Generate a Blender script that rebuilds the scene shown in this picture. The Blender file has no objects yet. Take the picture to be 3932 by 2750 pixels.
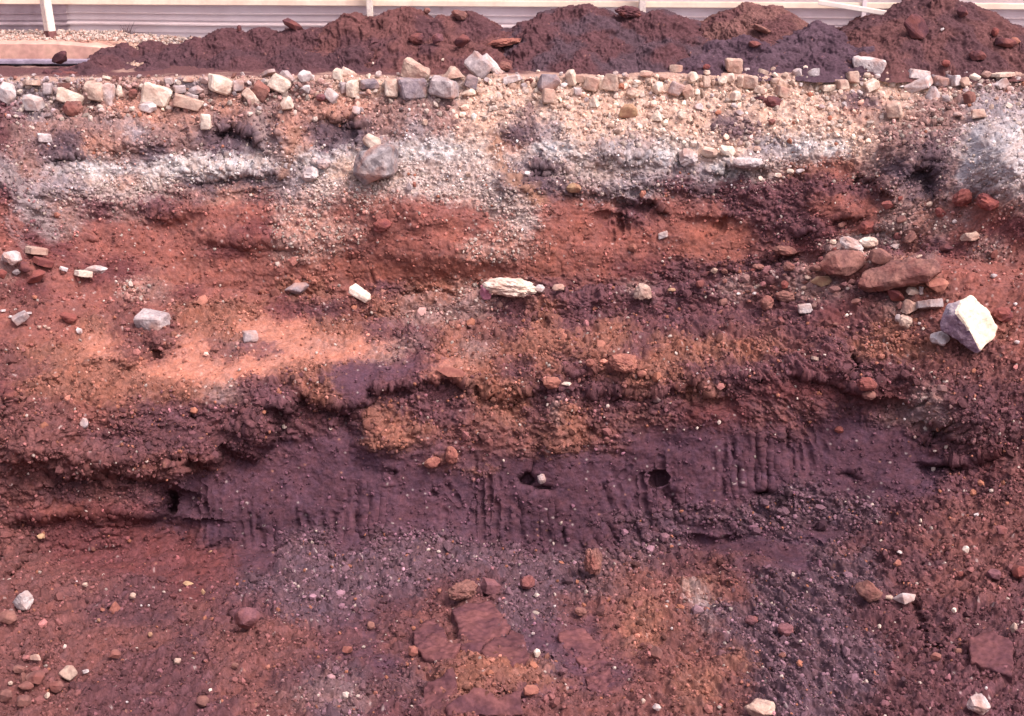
import bpy, bmesh, math, random
import numpy as np
from mathutils import Vector, Matrix, noise as mnoise

sc = bpy.context.scene
# ------------------------------------------------------------------ camera
S = 1.5                      # metres per authored unit of depth
H = 1.6 * S                  # eye height above the upper ground
F = 1024 / 36.0 * 50.0       # focal length in picture columns
PITCH = math.radians(21.1)
CP, SP = math.cos(PITCH), math.sin(PITCH)
cam_d = bpy.data.cameras.new('camera'); cam = bpy.data.objects.new('camera', cam_d)
sc.collection.objects.link(cam); sc.camera = cam
cam_d.lens = 50; cam_d.sensor_width = 36; cam_d.clip_start = 0.05; cam_d.clip_end = 2000
cam.location = (0, 0, H); cam.rotation_euler = (math.pi / 2 - PITCH, 0, 0)

# ------------------------------------------------------------------ sky and sun
SUN_EL, SUN_AZ = 56.0, 128.0         # azimuth clockwise from +Y (behind the fence)
w = bpy.data.worlds.new('World'); sc.world = w; w.use_nodes = True
nt = w.node_tree; bg = nt.nodes['Background']
sky = nt.nodes.new('ShaderNodeTexSky'); sky.sky_type = 'NISHITA'; sky.sun_disc = False
sky.sun_elevation = math.radians(SUN_EL); sky.sun_rotation = math.radians(SUN_AZ)
sky.air_density = 0.8; sky.dust_density = 4.0; sky.ozone_density = 0.6
hz = nt.nodes.new('ShaderNodeHueSaturation'); hz.inputs['Saturation'].default_value = .55; tn = nt.nodes.new('ShaderNodeVectorMath'); tn.operation = 'MULTIPLY'; tn.inputs[1].default_value = (1.06, .92, .99)   # high thin overcast
nt.links.new(sky.outputs[0], hz.inputs['Color']); nt.links.new(hz.outputs[0], tn.inputs[0]); nt.links.new(tn.outputs[0], bg.inputs[0]); bg.inputs[1].default_value = 0.15
sd = bpy.data.lights.new('sun', 'SUN'); so = bpy.data.objects.new('sun', sd); sc.collection.objects.link(so)
sd.energy = 1.3; sd.angle = math.radians(24); sd.color = (1.0, 0.9, 0.87)
az, el = math.radians(SUN_AZ), math.radians(SUN_EL)
dirv = Vector((math.sin(az) * math.cos(el), math.cos(az) * math.cos(el), math.sin(el)))
so.rotation_euler = dirv.to_track_quat('Z', 'Y').to_euler(); so.location = (5, -5, 20)
sc.view_settings.view_transform = 'Standard'; sc.view_settings.look = 'None'
sc.view_settings.exposure = 1.03; sc.view_settings.gamma = 1; sc.view_settings.use_curve_mapping = False

C = sc.collection
def tag(o, label=None, cat=None, group=None, kind=None):
    if label: o['label'] = label
    if cat: o['category'] = cat
    if group: o['group'] = group
    if kind: o['kind'] = kind
    return o

# ------------------------------------------------------------------ noise
def _h(ix, iy, seed):
    h = (ix.astype(np.uint32) * np.uint32(374761393) + iy.astype(np.uint32) * np.uint32(668265263) + np.uint32((seed * 2246822519) & 0xffffffff))
    h = (h ^ (h >> np.uint32(13))) * np.uint32(1274126177)
    return h ^ (h >> np.uint32(16))
def _r(h): return (h & np.uint32(0xffffff)).astype(np.float32) / 16777216.0
def vnoise(x, y, seed=0):
    x = x.astype(np.float64); y = y.astype(np.float64)
    ix = np.floor(x).astype(np.int64); iy = np.floor(y).astype(np.int64)
    fx = (x - ix).astype(np.float32); fy = (y - iy).astype(np.float32)
    u = fx * fx * fx * (fx * (fx * 6 - 15) + 10); v = fy * fy * fy * (fy * (fy * 6 - 15) + 10)
    def g(dx, dy):
        a = _r(_h(ix + dx, iy + dy, seed)) * 6.2831853
        return np.cos(a) * (fx - dx) + np.sin(a) * (fy - dy)
    a = g(0, 0); b = g(1, 0); c = g(0, 1); d = g(1, 1)
    return (a + (b - a) * u + (c - a) * v + (a - b - c + d) * u * v) * 1.5
def fbm(x, y, oct=4, seed=0, gain=0.5, ridged=False, billow=False):
    s = 0; amp = 1; t = 0
    for i in range(oct):
        n = vnoise(x * 2.03 ** i + 17.3 * i, y * 2.03 ** i - 9.1 * i, seed + i * 7)
        if ridged: n = 1 - 2 * np.abs(n)
        if billow: n = 2 * np.abs(n) - 0.5
        s = s + n * amp; t += amp; amp *= gain
    return s / t
def worley(x, y, seed=0):
    ix = np.floor(x).astype(np.int64); iy = np.floor(y).astype(np.int64)
    fx = (x - ix).astype(np.float32); fy = (y - iy).astype(np.float32)
    f1 = np.full(x.shape, 9.0, np.float32); f2 = f1.copy(); idv = np.zeros(x.shape, np.float32)
    for dx in (-1, 0, 1):
        for dy in (-1, 0, 1):
            h = _h(ix + dx, iy + dy, seed); h2 = _h(ix + dx, iy + dy, seed + 99)
            px = dx + _r(h) - fx; py = dy + _r(h2) - fy
            d = px * px + py * py
            cl = d < f1
            f2 = np.where(cl, f1, np.minimum(f2, d)); idv = np.where(cl, _r(h ^ h2), idv); f1 = np.where(cl, d, f1)
    return np.sqrt(f1), np.sqrt(f2), idv
def clods(x, y, seed, sparse=0.0):
    f1, f2, i = worley(x, y, seed)
    r = 0.25 + 0.35 * i
    hgt = np.clip(1 - (f1 / r) ** 2, 0, 1) ** 0.5 * r * 1.6
    return np.where(i > sparse, hgt, 0)
def sstep(a, b, x):
    t = np.clip((x - a) / (b - a), 0, 1); return t * t * (3 - 2 * t)

# ------------------------------------------------------------------ picture <-> place
def dirs(px, row):
    k = (358 - row) / F
    return (px - 512) / F, CP + SP * k, -SP + CP * k
def place(px, row, Y):
    dx, dy, dz = dirs(px, row); t = Y * S / dy
    return dx * t, Y * S + 0 * dx, H + dz * t
def flatY(row, z=0.0):                       # authored distance at which a ray of that row meets height z (units)
    _, dy, dz = dirs(512, row); return (z - 1.6) * dy / dz
def lin(c):
    c = np.asarray(c, np.float64) / 255.0
    return np.where(c <= 0.04045, c / 12.92, ((c + 0.055) / 1.055) ** 2.4)

# ------------------------------------------------------------------ soils (earth colours, some with the shade of hollows put in)
SOIL = {  # key: (tint as seen, nook shade included in k, roughness of surface, crumb density, share of pale grains)
 't': ((228, 194, 172), .75, .5, .12), 'o': ((194, 146, 128), .8, .5, .05), 'b': ((162, 128, 120), .9, .6, .10), 'g': ((222, 214, 208), 1.0, .45, .20),
 'G': ((212, 202, 198), .45, .12, .2), 'y': ((168, 152, 152), .9, .6, .14), 'k': ((108, 88, 94), 1.0, .4, .03), 'w': ((208, 188, 178), .85, 1.0, .22), 'W': ((188, 144, 130), .7, 1.4, .42), 'r': ((156, 100, 90), .42, .2, .05),  # k: dark earth tone that carries the shade of recessed nooks
 'R': ((164, 104, 90), .26, .1, .02), 'd': ((122, 74, 74), .6, .3, .02), 'm': ((116, 78, 82), 1.1, .55, .03), 'O': ((206, 142, 120), .3, .12, .02),
 'p': ((106, 74, 85), .14, .12, .02), 'P': ((88, 60, 70), .3, .12, .02), 'c': ((112, 86, 93), 1.15, 1.7, .03), 'n': ((130, 86, 82), .95, .9, .02),
 'N': ((110, 74, 77), 1.05, .9, .02), 'l': ((156, 106, 90), 1.1, 1.0, .03)}
KEYS = list(SOIL)
# one letter per 32 picture columns, names of the soils above
MAPROWS = [
 (84, 'y y y b b b y b b b b t t y y t t t t t t t t t t t t t t t b b b'),
 (110,'N y b b o o b o b b o o b b b t t t t t t t t t t t t o t b b y Y'),
 (130,'N b b b y b b k k o k k b y b t k y t t t t t k t t t t b b b y g'),
 (150,'N b k o b k b k y o y g y g g t o g t y y g t t y y g t b k b G G'),
 (170,'y b y g y g g g g y g t y w w w y k w w y y y g w l r b k k b b g'),
 (190,'m y y w w w k b k y w w w w w w k k b y y m k m m m m m b k b b b'),
 (210,'r y b m b m r r r W W r r r r r W r r r m r r m m m r r b b r r b'),
 (230,'r m b r r r r r d W W W r r R r W r R d r r R R m m d r b b r d d'),
 (250,'r d d r r r r d r W W r r r r W R R r r r r R r m d b W m m d b r'),
 (270,'b r r d d r R r r r R R R R R R r R r r d m m m b b r r o b r r r'),
 (290,'n d r r W b d r r l l r m l l W W m m m b m m b n b b m r l r r r'),
 (310,'r n r r n r l l l d m n l b b b m l m m m m m m m m d n b r r r r'),
 (330,'r r r l n n l l O O l l n m l m m l m l m m m n n m n m l n l l r'),
 (350,'n l l O n n O b O O O O b m l b l l l l m l l l l n m l l l n n r'),
 (370,'n n l l l O O O O l l p p m O l m l m l l l N m m m m m m n n n n'),
 (390,'d l l l l l l b m m l p m m m l l m m m l m l N d d d d d b N N N'),
 (415,'n n n r n m m m N m m m l m m n l m l m m m d d n n m m b b N N m'),
 (440,'n n n m N N m N m p p p l l n n n l l n p p p p n p p p p m N N N'),
 (465,'n n N n N n n m d m p p p p p l p p p p p p p p p p p p p p m d n'),
 (490,'n n N n N m p p p p p p p p p p p p p p p p p p p c p p p p m N n'),
 (515,'n d d d d P p p p p p p p p p c c p p p p c c c c c c c m N n n n'),
 (540,'n n d d d d d P p c c p c c c p p p p p c c p p p c c N N n n n n'),
 (565,'n n n d d d d d p c c c c c c c c c c c c N n n c p c c N N n n n'),
 (590,'n n n n N N d N c c c c c c N N c c c c n n l n c c c c N n n n N'),
 (615,'n n n N N N n m m c c c N n n n c c n n l n c c c c c N N N N N N'),
 (640,'n n n n n n N n n n n p n N n n c p n n l n n c c c c c N N N N N'),
 (665,'n n n n N N N n n n N N p n n l l c p p n n n l c c c c N N m N N'),
 (690,'n n n N N N N n n N c c N n l l n p n n n n l n c c c c N N m m m'),
 (720,'n n n N N m m N n n c c m N n n n n n n n n n n c c c N N m m m m')]
def fixrow(s):
    s = s.replace(' ', '').replace('Y', 'y')
    return (s + s[-1] * 33)[:33]
rowsv = np.array([r for r, _ in MAPROWS], float)
cell = [[KEYS.index(ch) for ch in fixrow(s)] for _, s in MAPROWS]
cell = np.array(cell)                                   # 29 x 33
tab = np.zeros((len(KEYS), 6))
for i, k in enumerate(KEYS):
    c, ro, cr, pa = SOIL[k]; tab[i, :3] = c; tab[i, 3] = ro; tab[i, 4] = cr; tab[i, 5] = pa
# local soil patches, the k ones painting the shade of nooks: (px,row,rx,ry,angle,key,strength)
PATCH = [
 (232,140,24,17,0,'k',1),(335,138,30,14,5,'k',1),(60,148,26,8,-8,'k',.8),(150,152,22,8,0,'k',.7),(525,110,16,10,0,'k',.7),(195,118,14,12,0,'o',.6),
 (735,123,16,8,15,'k',.9),(862,102,20,11,0,'k',.9),(880,108,22,8,20,'k',.6),(930,170,10,14,20,'k',.9),(905,180,16,12,0,'k',.7),(868,188,18,8,10,'m',.8),
 (500,155,60,10,0,'g',.6),(560,150,34,13,0,'g',.8),(640,160,40,14,8,'g',.6),(720,165,24,8,20,'g',.9),(812,150,48,15,5,'g',.8),(100,172,50,9,6,'g',.7),(175,165,60,9,-4,'g',.8),(285,158,30,10,-5,'g',.8),
 (990,150,42,38,-30,'G',1),(1010,180,34,18,0,'G',.7),(965,200,20,30,30,'y',.7),(560,187,34,8,12,'k',.8),(660,196,22,4,0,'o',.7),(230,182,30,6,-12,'k',.8),(300,425,60,16,-8,'m',.7),(470,452,110,12,0,'p',.7),(520,440,60,12,0,'m',.6),(860,415,60,16,0,'N',.6),(230,194,45,6,-3,'o',.7),(125,183,16,6,0,'o',.8),(180,190,30,6,8,'b',.8),
 (312,205,30,26,-15,'w',.7),(308,232,32,38,-18,'W',1),(275,150,9,34,-12,'y',.5),(450,190,75,16,14,'w',.8),(500,200,50,16,25,'w',.9),(525,222,20,16,10,'w',.7),(515,245,34,16,0,'W',.7),(365,200,30,12,0,'W',.7),
 (600,235,60,14,0,'R',.6),(740,245,40,20,10,'R',.7),(200,220,70,10,0,'r',.6),(200,262,60,14,0,'R',.5),(180,280,30,10,0,'R',.6),(770,270,26,16,0,'m',.9),(800,200,44,14,-15,'m',.9),(760,195,50,12,0,'m',.8),(835,205,20,12,-20,'r',.8),
 (842,165,26,7,-12,'l',.9),(960,205,20,9,-20,'r',.9),(985,215,18,14,0,'r',.8),(870,240,45,8,-15,'w',.6),(840,278,40,14,-15,'n',.6),
 (300,342,36,7,-3,'O',1),(260,365,44,10,0,'O',1),(345,350,40,14,-6,'O',.9),(95,347,30,8,0,'O',.7),(195,372,60,8,0,'O',.7),(225,352,30,9,10,'n',.8),(250,350,22,7,5,'p',.8),(330,345,28,4,-8,'b',.6),(400,350,45,6,-10,'b',.8),
 (440,318,60,9,-5,'b',.8),(400,335,50,10,5,'m',.6),(490,330,30,10,0,'l',.6),(385,372,55,9,-8,'p',.8),(570,345,60,13,4,'l',.7),(620,365,24,8,0,'d',.7),(690,345,60,9,8,'l',.9),(650,375,60,8,0,'l',.8),(600,395,60,12,8,'m',.6),
 (390,435,24,16,0,'l',.9),(385,420,16,14,0,'l',.4),(447,460,10,9,0,'l',1),(430,465,14,6,-20,'l',.9),(500,425,50,20,10,'l',.45),(565,425,26,26,10,'l',.6),(560,410,8,16,15,'w',.5),(540,450,60,8,0,'l',.5),(470,440,50,12,5,'n',.6),(640,425,40,14,0,'l',.5),
 (770,430,50,18,0,'n',.8),(820,390,60,12,0,'d',.8),(930,410,30,14,20,'y',.5),(945,420,30,10,30,'b',.7),
 (60,508,50,6,5,'r',.6),(70,509,30,3,10,'R',.5),(110,555,90,22,10,'d',.8),(170,560,60,20,0,'d',.6),(60,450,60,20,0,'n',.8),(110,470,50,14,0,'n',.6),(160,430,40,20,0,'N',.8),  # first two d patches paint the shade of the hollow under the overhang
 (500,500,260,40,0,'p',.9),(700,470,150,50,-10,'p',.9),(300,480,90,40,-15,'p',.9),(850,450,60,40,0,'p',.9),(270,520,60,24,0,'P',.8),(560,530,70,25,0,'P',.8),
 (770,560,45,16,-10,'p',1),(720,545,60,14,0,'p',.8),(820,535,26,14,0,'p',1),(760,560,14,10,0,'n',.6),(845,555,16,8,0,'r',.5),(735,580,12,28,0,'n',.4),(702,600,9,26,-8,'g',.55),(705,630,10,10,0,'y',.5),
 (640,600,70,45,40,'l',.3),(510,670,60,15,15,'l',.9),(470,665,30,10,0,'l',.6),(580,700,60,10,0,'n',.6),(350,640,36,24,-20,'p',.7),(350,640,20,14,0,'n',.6),(380,590,40,24,0,'c',.8),(400,610,30,16,0,'P',.5),
 (580,640,22,30,-20,'p',.8),(600,660,22,22,-20,'n',.7),(600,685,20,12,-10,'p',.8),(690,690,24,40,0,'l',.6),(410,690,22,22,0,'c',.7),(330,700,60,16,0,'b',.5),(250,650,20,36,30,'n',.8),
 (800,505,60,14,-6,'c',.9),(640,517,50,8,-5,'c',.7),(470,550,90,10,5,'c',.9),(900,380,60,14,0,'N',.7)]
LOWW, LOWH = 640, 448                                   # soil map resolution (covers px -128..1152, row 40..936/2)
gx = np.linspace(-128, 1152, LOWW); gy = np.linspace(60, 740, LOWH)
GX, GY = np.meshgrid(gx, gy)
wx = GX + 22 * fbm(GX / 60, GY / 40, 4, 3) + 16 * fbm(GX / 7, GY / 6, 2, 4); wy = GY + 12 * fbm(GX / 60, GY / 30, 4, 11) + 10 * fbm(GX / 7, GY / 6, 2, 12)
cx = np.clip(wx / 32.0, 0, 31.999); ry = np.interp(np.clip(wy, 84, 719.9), rowsv, np.arange(len(rowsv)))
ix = cx.astype(int); iy = np.clip(ry.astype(int), 0, len(rowsv) - 2)
fx = sstep(.25, .75, cx - ix); fy = sstep(.2, .8, ry - iy)
def T(a, b): return tab[cell[a, b]]
m = (T(iy, ix) * ((1 - fx) * (1 - fy))[..., None] + T(iy, ix + 1) * (fx * (1 - fy))[..., None]
     + T(iy + 1, ix) * ((1 - fx) * fy)[..., None] + T(iy + 1, ix + 1) * (fx * fy)[..., None])
edge_n = fbm(GX / 14, GY / 9, 3, 77) + .9 * fbm(GX / 5.5, GY / 4.5, 2, 79)
for (px, row, rx, ry_, ang, key, st) in PATCH:
    a = math.radians(-ang); dx = wx - px; dy = wy - row
    u = (dx * math.cos(a) - dy * math.sin(a)) / rx; v = (dx * math.sin(a) + dy * math.cos(a)) / ry_
    d = np.sqrt(u * u + v * v) + 0.55 * edge_n
    k = (st * (1 - sstep(.55, 1.15, d)))[..., None]
    m = m * (1 - k) + tab[KEYS.index(key)] * k
def gblur(A, k):
    w_ = np.hanning(2 * k + 3)[1:-1]; w_ /= w_.sum()
    A = np.pad(A, ((k, k), (0, 0), (0, 0)), 'edge'); A = sum(w_[i] * A[i:A.shape[0] - 2 * k + i] for i in range(2 * k + 1))
    A = np.pad(A, ((0, 0), (k, k), (0, 0)), 'edge'); return sum(w_[i] * A[:, i:A.shape[1] - 2 * k + i] for i in range(2 * k + 1))
mix_ = np.clip(.5 + .5 * fbm(GX / 26, GY / 18, 3, 78), .15, .85)[..., None]
SOILMAP = m * (1 - mix_) + gblur(m, 6) * mix_
def soil(px, row, warp=None):
    if warp is not None: px = px + warp[0]; row = row + warp[1]
    a = np.clip((px + 128) / 1280 * (LOWW - 1), 0, LOWW - 1.001); b = np.clip((row - 60) / 680 * (LOWH - 1), 0, LOWH - 1.001)
    i = a.astype(int); j = b.astype(int); fa = (a - i)[..., None]; fb = (b - j)[..., None]
    return (SOILMAP[j, i] * (1 - fa) * (1 - fb) + SOILMAP[j, i + 1] * fa * (1 - fb) + SOILMAP[j + 1, i] * (1 - fa) * fb + SOILMAP[j + 1, i + 1] * fa * fb)

# ------------------------------------------------------------------ terrain profile knots (row, distance) per column
COLS = np.array([-150, 0, 100, 250, 400, 512, 650, 750, 850, 940, 1024, 1174], float)
def cv(*a): return np.array(a, float)
edge = cv(79, 79, 80, 78, 78, 76, 75, 74, 74, 75, 74, 73)
kn = []   # (row array, Y array)
kn.append((edge - 22, flatY(edge - 22)))
kn.append((edge - 6, flatY(edge - 6)))
kn.append((edge, flatY(edge)))
eY = flatY(edge)
kn.append((edge + 3, eY - .03))
kn.append((edge + 18, eY - cv(.1, .1, .08, .08, .1, .14, .12, .12, .12, .14, .2, .2)))
kn.append((edge + 50, eY - cv(.6, .45, .32, .3, .34, .42, .4, .4, .42, .7, 1.0, 1.3)))
kn.append((cv(152, 152, 152, 156, 152, 152, 152, 152, 148, 148, 148, 148), eY - cv(.9, .65, .45, .4, .46, .52, .5, .5, .55, 1.0, 1.4, 1.8)))
kn.append((cv(178, 178, 180, 184, 182, 185, 186, 180, 172, 172, 175, 175), eY - cv(1.1, .8, .54, .5, .6, .68, .62, .62, .7, 1.2, 1.65, 2.1)))
kn.append((cv(196, 196, 196, 196, 200, 208, 200, 196, 190, 196, 205, 205), eY - cv(1.2, .92, .6, .56, .7, .74, .64, .68, .85, 1.35, 1.8, 2.2)))
kn.append((cv(225, 222, 232, 236, 238, 240, 238, 232, 218, 224, 232, 232), eY - cv(1.3, 1.05, .72, .66, .76, .8, .72, .76, 1.05, 1.5, 1.85, 2.2)))
kn.append((cv(245, 244, 262, 275, 280, 280, 278, 264, 240, 248, 262, 262), eY - cv(1.4, 1.2, .86, .74, .8, .84, .8, .86, 1.2, 1.6, 1.9, 2.2)))
kn.append((cv(254, 254, 276, 296, 302, 302, 296, 278, 252, 260, 272, 272), eY - cv(1.5, 1.3, .95, .8, .84, .88, .86, .92, 1.3, 1.7, 1.95, 2.2)))
kn.append((cv(258, 258, 288, 318, 326, 326, 314, 290, 257, 264, 276, 276), cv(7.55, 7.7, 7.98, 8.14, 8.14, 8.14, 8.08, 7.97, 7.6, 7.25, 7.0, 6.8)))
kn.append((cv(254, 255, 275, 296, 300, 297, 292, 278, 258, 268, 282, 284), cv(7.40, 7.53, 7.66, 7.74, 7.74, 7.74, 7.70, 7.62, 7.40, 7.08, 6.9, 6.7)))
kn.append((cv(290, 290, 300, 316, 320, 316, 312, 304, 290, 300, 316, 318), cv(7.2, 7.35, 7.5, 7.6, 7.62, 7.65, 7.6, 7.5, 7.25, 6.95, 6.75, 6.5)))
kn.append((cv(345, 345, 348, 350, 348, 344, 348, 342, 334, 345, 352, 352), cv(6.9, 7.0, 7.1, 7.2, 7.25, 7.3, 7.2, 7.1, 6.95, 6.75, 6.6, 6.4)))
kn.append((cv(400, 398, 398, 386, 382, 374, 386, 376, 366, 384, 398, 400), cv(6.55, 6.62, 6.72, 6.92, 6.98, 7.05, 6.92, 6.86, 6.78, 6.58, 6.42, 6.3)))
kn.append((cv(415, 413, 413, 402, 397, 390, 402, 392, 382, 398, 412, 414), cv(6.48, 6.55, 6.65, 6.87, 6.94, 7.0, 6.88, 6.82, 6.75, 6.54, 6.38, 6.26)))
kn.append((cv(460, 458, 458, 455, 455, 455, 458, 448, 440, 448, 455, 458), cv(6.36, 6.42, 6.52, 6.78, 6.84, 6.86, 6.82, 6.76, 6.66, 6.44, 6.26, 6.12)))
kn.append((cv(515, 514, 516, 512, 508, 512, 520, 505, 482, 486, 490, 495), cv(6.28, 6.36, 6.46, 6.7, 6.75, 6.76, 6.72, 6.64, 6.54, 6.3, 6.1, 5.95)))
kn.append((cv(545, 546, 550, 545, 540, 546, 554, 532, 508, 510, 515, 520), cv(6.2, 6.28, 6.42, 6.62, 6.66, 6.66, 6.62, 6.54, 6.42, 6.16, 5.98, 5.85)))
kn.append((cv(600, 600, 600, 595, 590, 592, 592, 580, 570, 570, 572, 576), cv(5.68, 5.74, 5.86, 6.0, 6.04, 6.04, 6.04, 6.02, 5.88, 5.7, 5.6, 5.5)))
kn.append((cv(660, 660, 660, 660, 656, 656, 660, 652, 645, 645, 648, 650), cv(5.05, 5.1, 5.15, 5.2, 5.2, 5.2, 5.25, 5.28, 5.25, 5.15, 5.05, 5.0)))
kn.append((cv(730,) * 1 if False else np.full(12, 730.), cv(4.45, 4.48, 4.5, 4.55, 4.55, 4.55, 4.6, 4.6, 4.6, 4.55, 4.5, 4.45)))
kn.append((np.full(12, 860.), np.full(12, 3.55)))
kn.append((np.full(12, 1150.), np.full(12, 2.3)))
NK = len(kn)
# dense picture-row budget per segment
seg_n = []
for a, b in zip(kn[:-1], kn[1:]):
    r = float(np.max(np.abs(b[0] - a[0])))
    dYm = float(np.max(np.abs(b[1] - a[1]))) * 60
    n = max(6, int(max(r * 1.25, min(dYm, 40))))
    if a[0].min() > 720: n = 30
    seg_n.append(n)
NU = 1480
px_c = np.linspace(-150, 1174, NU)
rowsA, YA = [], []
KR = np.array([np.interp(px_c, COLS, k[0]) for k in kn]); KY = np.array([np.interp(px_c, COLS, k[1]) for k in kn])
def smooth_cols(A):
    k = np.hanning(91); k /= k.sum(); P = np.pad(A, ((0, 0), (45, 45)), 'edge')
    return np.array([np.convolve(r, k, 'valid') for r in P])
KR = smooth_cols(KR); KY = smooth_cols(KY)
vt = np.concatenate([i + np.arange(n) / n for i, n in enumerate(seg_n)] + [[NK - 1]])
i0 = np.minimum(vt.astype(int), NK - 2); f = (vt - i0)[:, None]
def lerpk(K):       # Catmull-like with limited tangents
    d = np.diff(K, axis=0); tn = np.zeros_like(K); tn[1:-1] = np.where(d[:-1] * d[1:] > 0, 2 * d[:-1] * d[1:] / (d[:-1] + d[1:] + 1e-12), 0); tn[0] = d[0]; tn[-1] = d[-1]
    h00 = 2 * f ** 3 - 3 * f ** 2 + 1; h10 = f ** 3 - 2 * f ** 2 + f; h01 = -2 * f ** 3 + 3 * f ** 2; h11 = f ** 3 - f ** 2
    return h00 * K[i0] + h10 * tn[i0] + h01 * K[i0 + 1] + h11 * tn[i0 + 1]
ROW = lerpk(KR); YY = lerpk(KY); PX = np.broadcast_to(px_c, ROW.shape).copy()
NV = ROW.shape[0]

# ---- shaped features: ledges (ground recessed below a line), pits, bumps, grooves
Tt = {'A1': (0, 0), 'A2': (341.4, 0), 'A3': (682.8, 0), 'B1': (0, 104.2), 'B2': (341.4, 104.2), 'B3': (682.8, 104.2), 'C1': (0, 299.5), 'C2': (341.4, 299.5),
      'C3': (682.8, 299.5), 'D1': (0, 507.8), 'D2': (341.4, 507.8), 'D3': (682.8, 507.8)}
ZF = 6.725
def tp(t, x, y): return Tt[t][0] + x / ZF, Tt[t][1] + y / ZF
LEDGE = [  # tile, points left to right, recess (authored units), fade length px
 ('C1', [(300,1160),(430,1185),(700,1172),(1000,1190),(1090,1215),(1180,1290),(1245,1300)], .06, 34),
 ('D1', [(60,100),(300,60),(600,40),(900,60),(1230,80)], .07, 110),
 ('C1', [(1090,1300),(1240,1295),(1262,1080),(1420,1110),(1520,1000),(1700,1070),(1830,950),(1840,745),(1960,690),(1990,640),(2296,740)], .10, 60),
 ('C2', [(0,725),(150,690),(190,610),(420,600),(620,540),(760,560),(900,590)], .07, 30),
 ('C2', [(900,600),(1130,690),(1200,640),(1400,605),(1500,620),(1800,640),(2296,620)], .05, 22),
 ('C2', [(1400,460),(1600,520),(1840,500)], .05, 10),
 ('C2', [(850,260),(1000,250),(1130,210),(1260,130),(1500,120),(1660,160)], .05, 16),
 ('C3', [(0,520),(200,640),(330,690)], .04, 18),
 ('C3', [(700,500),(1000,560),(1180,650),(1300,680),(1560,690)], .06, 22),
 ('C3', [(1560,840),(1700,900),(1800,930)], .05, 16),
 ('C3', [(470,1300),(570,1275),(650,1285)], .05, 12),
 ('C3', [(1060,1165),(1100,1160),(1180,1185)], .06, 8),
 ('C3', [(1580,1100),(1730,1120),(1900,1110),(2080,1030)], .09, 22),
 ('B1', [(1300,540),(1500,510),(1700,470),(1860,480)], .05, 14), ('B1', [(1400,610),(1600,600),(1850,560)], .03, 8),
 ('B1', [(1760,800),(1840,812),(1910,838)], .05, 8), ('B1', [(920,560),(1080,585),(1250,620)], .03, 12),
 ('B1', [(1460,180),(1560,140),(1700,210),(1740,260)], .10, 24), ('B1', [(2090,120),(2180,90),(2296,130)], .10, 22),
 ('B1', [(270,400),(400,380),(540,340)], .06, 10), ('B1', [(560,120),(600,150)], .04, 14),
 ('B2', [(0,60),(90,110),(100,180)], .07, 20), ('B2', [(1240,430),(1400,440),(1520,450)], .06, 14),
 ('B2', [(1820,648),(1960,655),(2110,665),(2160,710)], .12, 12), ('B2', [(1500,600),(1700,600),(2060,560),(2250,590)], .04, 14),
 ('B2', [(1690,740),(1750,730),(1900,760)], .05, 26), ('B2', [(2296,400),(2180,375)], .05, 10),
 ('B3', [(240,440),(380,415),(540,420)], .09, 14), ('B3', [(0,600),(150,590),(300,600)], .03, 12), ('B3', [(0,770),(60,765),(210,790),(300,760)], .04, 10),
 ('B3', [(1100,560),(1180,480),(1300,500),(1340,560)], .08, 22), ('B3', [(1420,560),(1560,430),(1680,440),(1700,520)], .08, 26),
 ('B3', [(720,870),(900,850),(1060,770),(1220,765)], .06, 12), ('B3', [(1560,160),(1700,150),(1850,110)], .05, 10),
 ('B3', [(520,930),(620,935)], .05, 10), ('B3', [(600,1010),(700,1030),(740,1010)], .06, 8), ('B3', [(920,1140),(1100,1180),(1230,1130)], .05, 8),
 ('A2', [(200,740),(270,750),(380,720)], .05, 6), ('A2', [(1190,800),(1300,760)], .05, 8),
 ('D1', [(450,270),(620,280),(800,260)], .03, 6), ('D1', [(60,430),(140,370)], .05, 8), ('D1', [(1200,330),(1400,260),(1580,210)], .03, 10),
 ('D2', [(90,640),(100,760),(300,860),(380,850)], .04, 10), ('D2', [(1620,280),(1650,480)], .05, 10), ('D2', [(0,180),(300,190)], .0, 10),
 ('D3', [(20,200),(200,200),(380,180)], .05, 14), ('D3', [(640,230),(850,200),(930,260)], .05, 14), ('D3', [(1560,660),(1620,760),(1640,900)], .04, 14), ('D3', [(1640,950),(1700,930),(1770,980)], .04, 12),
]
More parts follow.
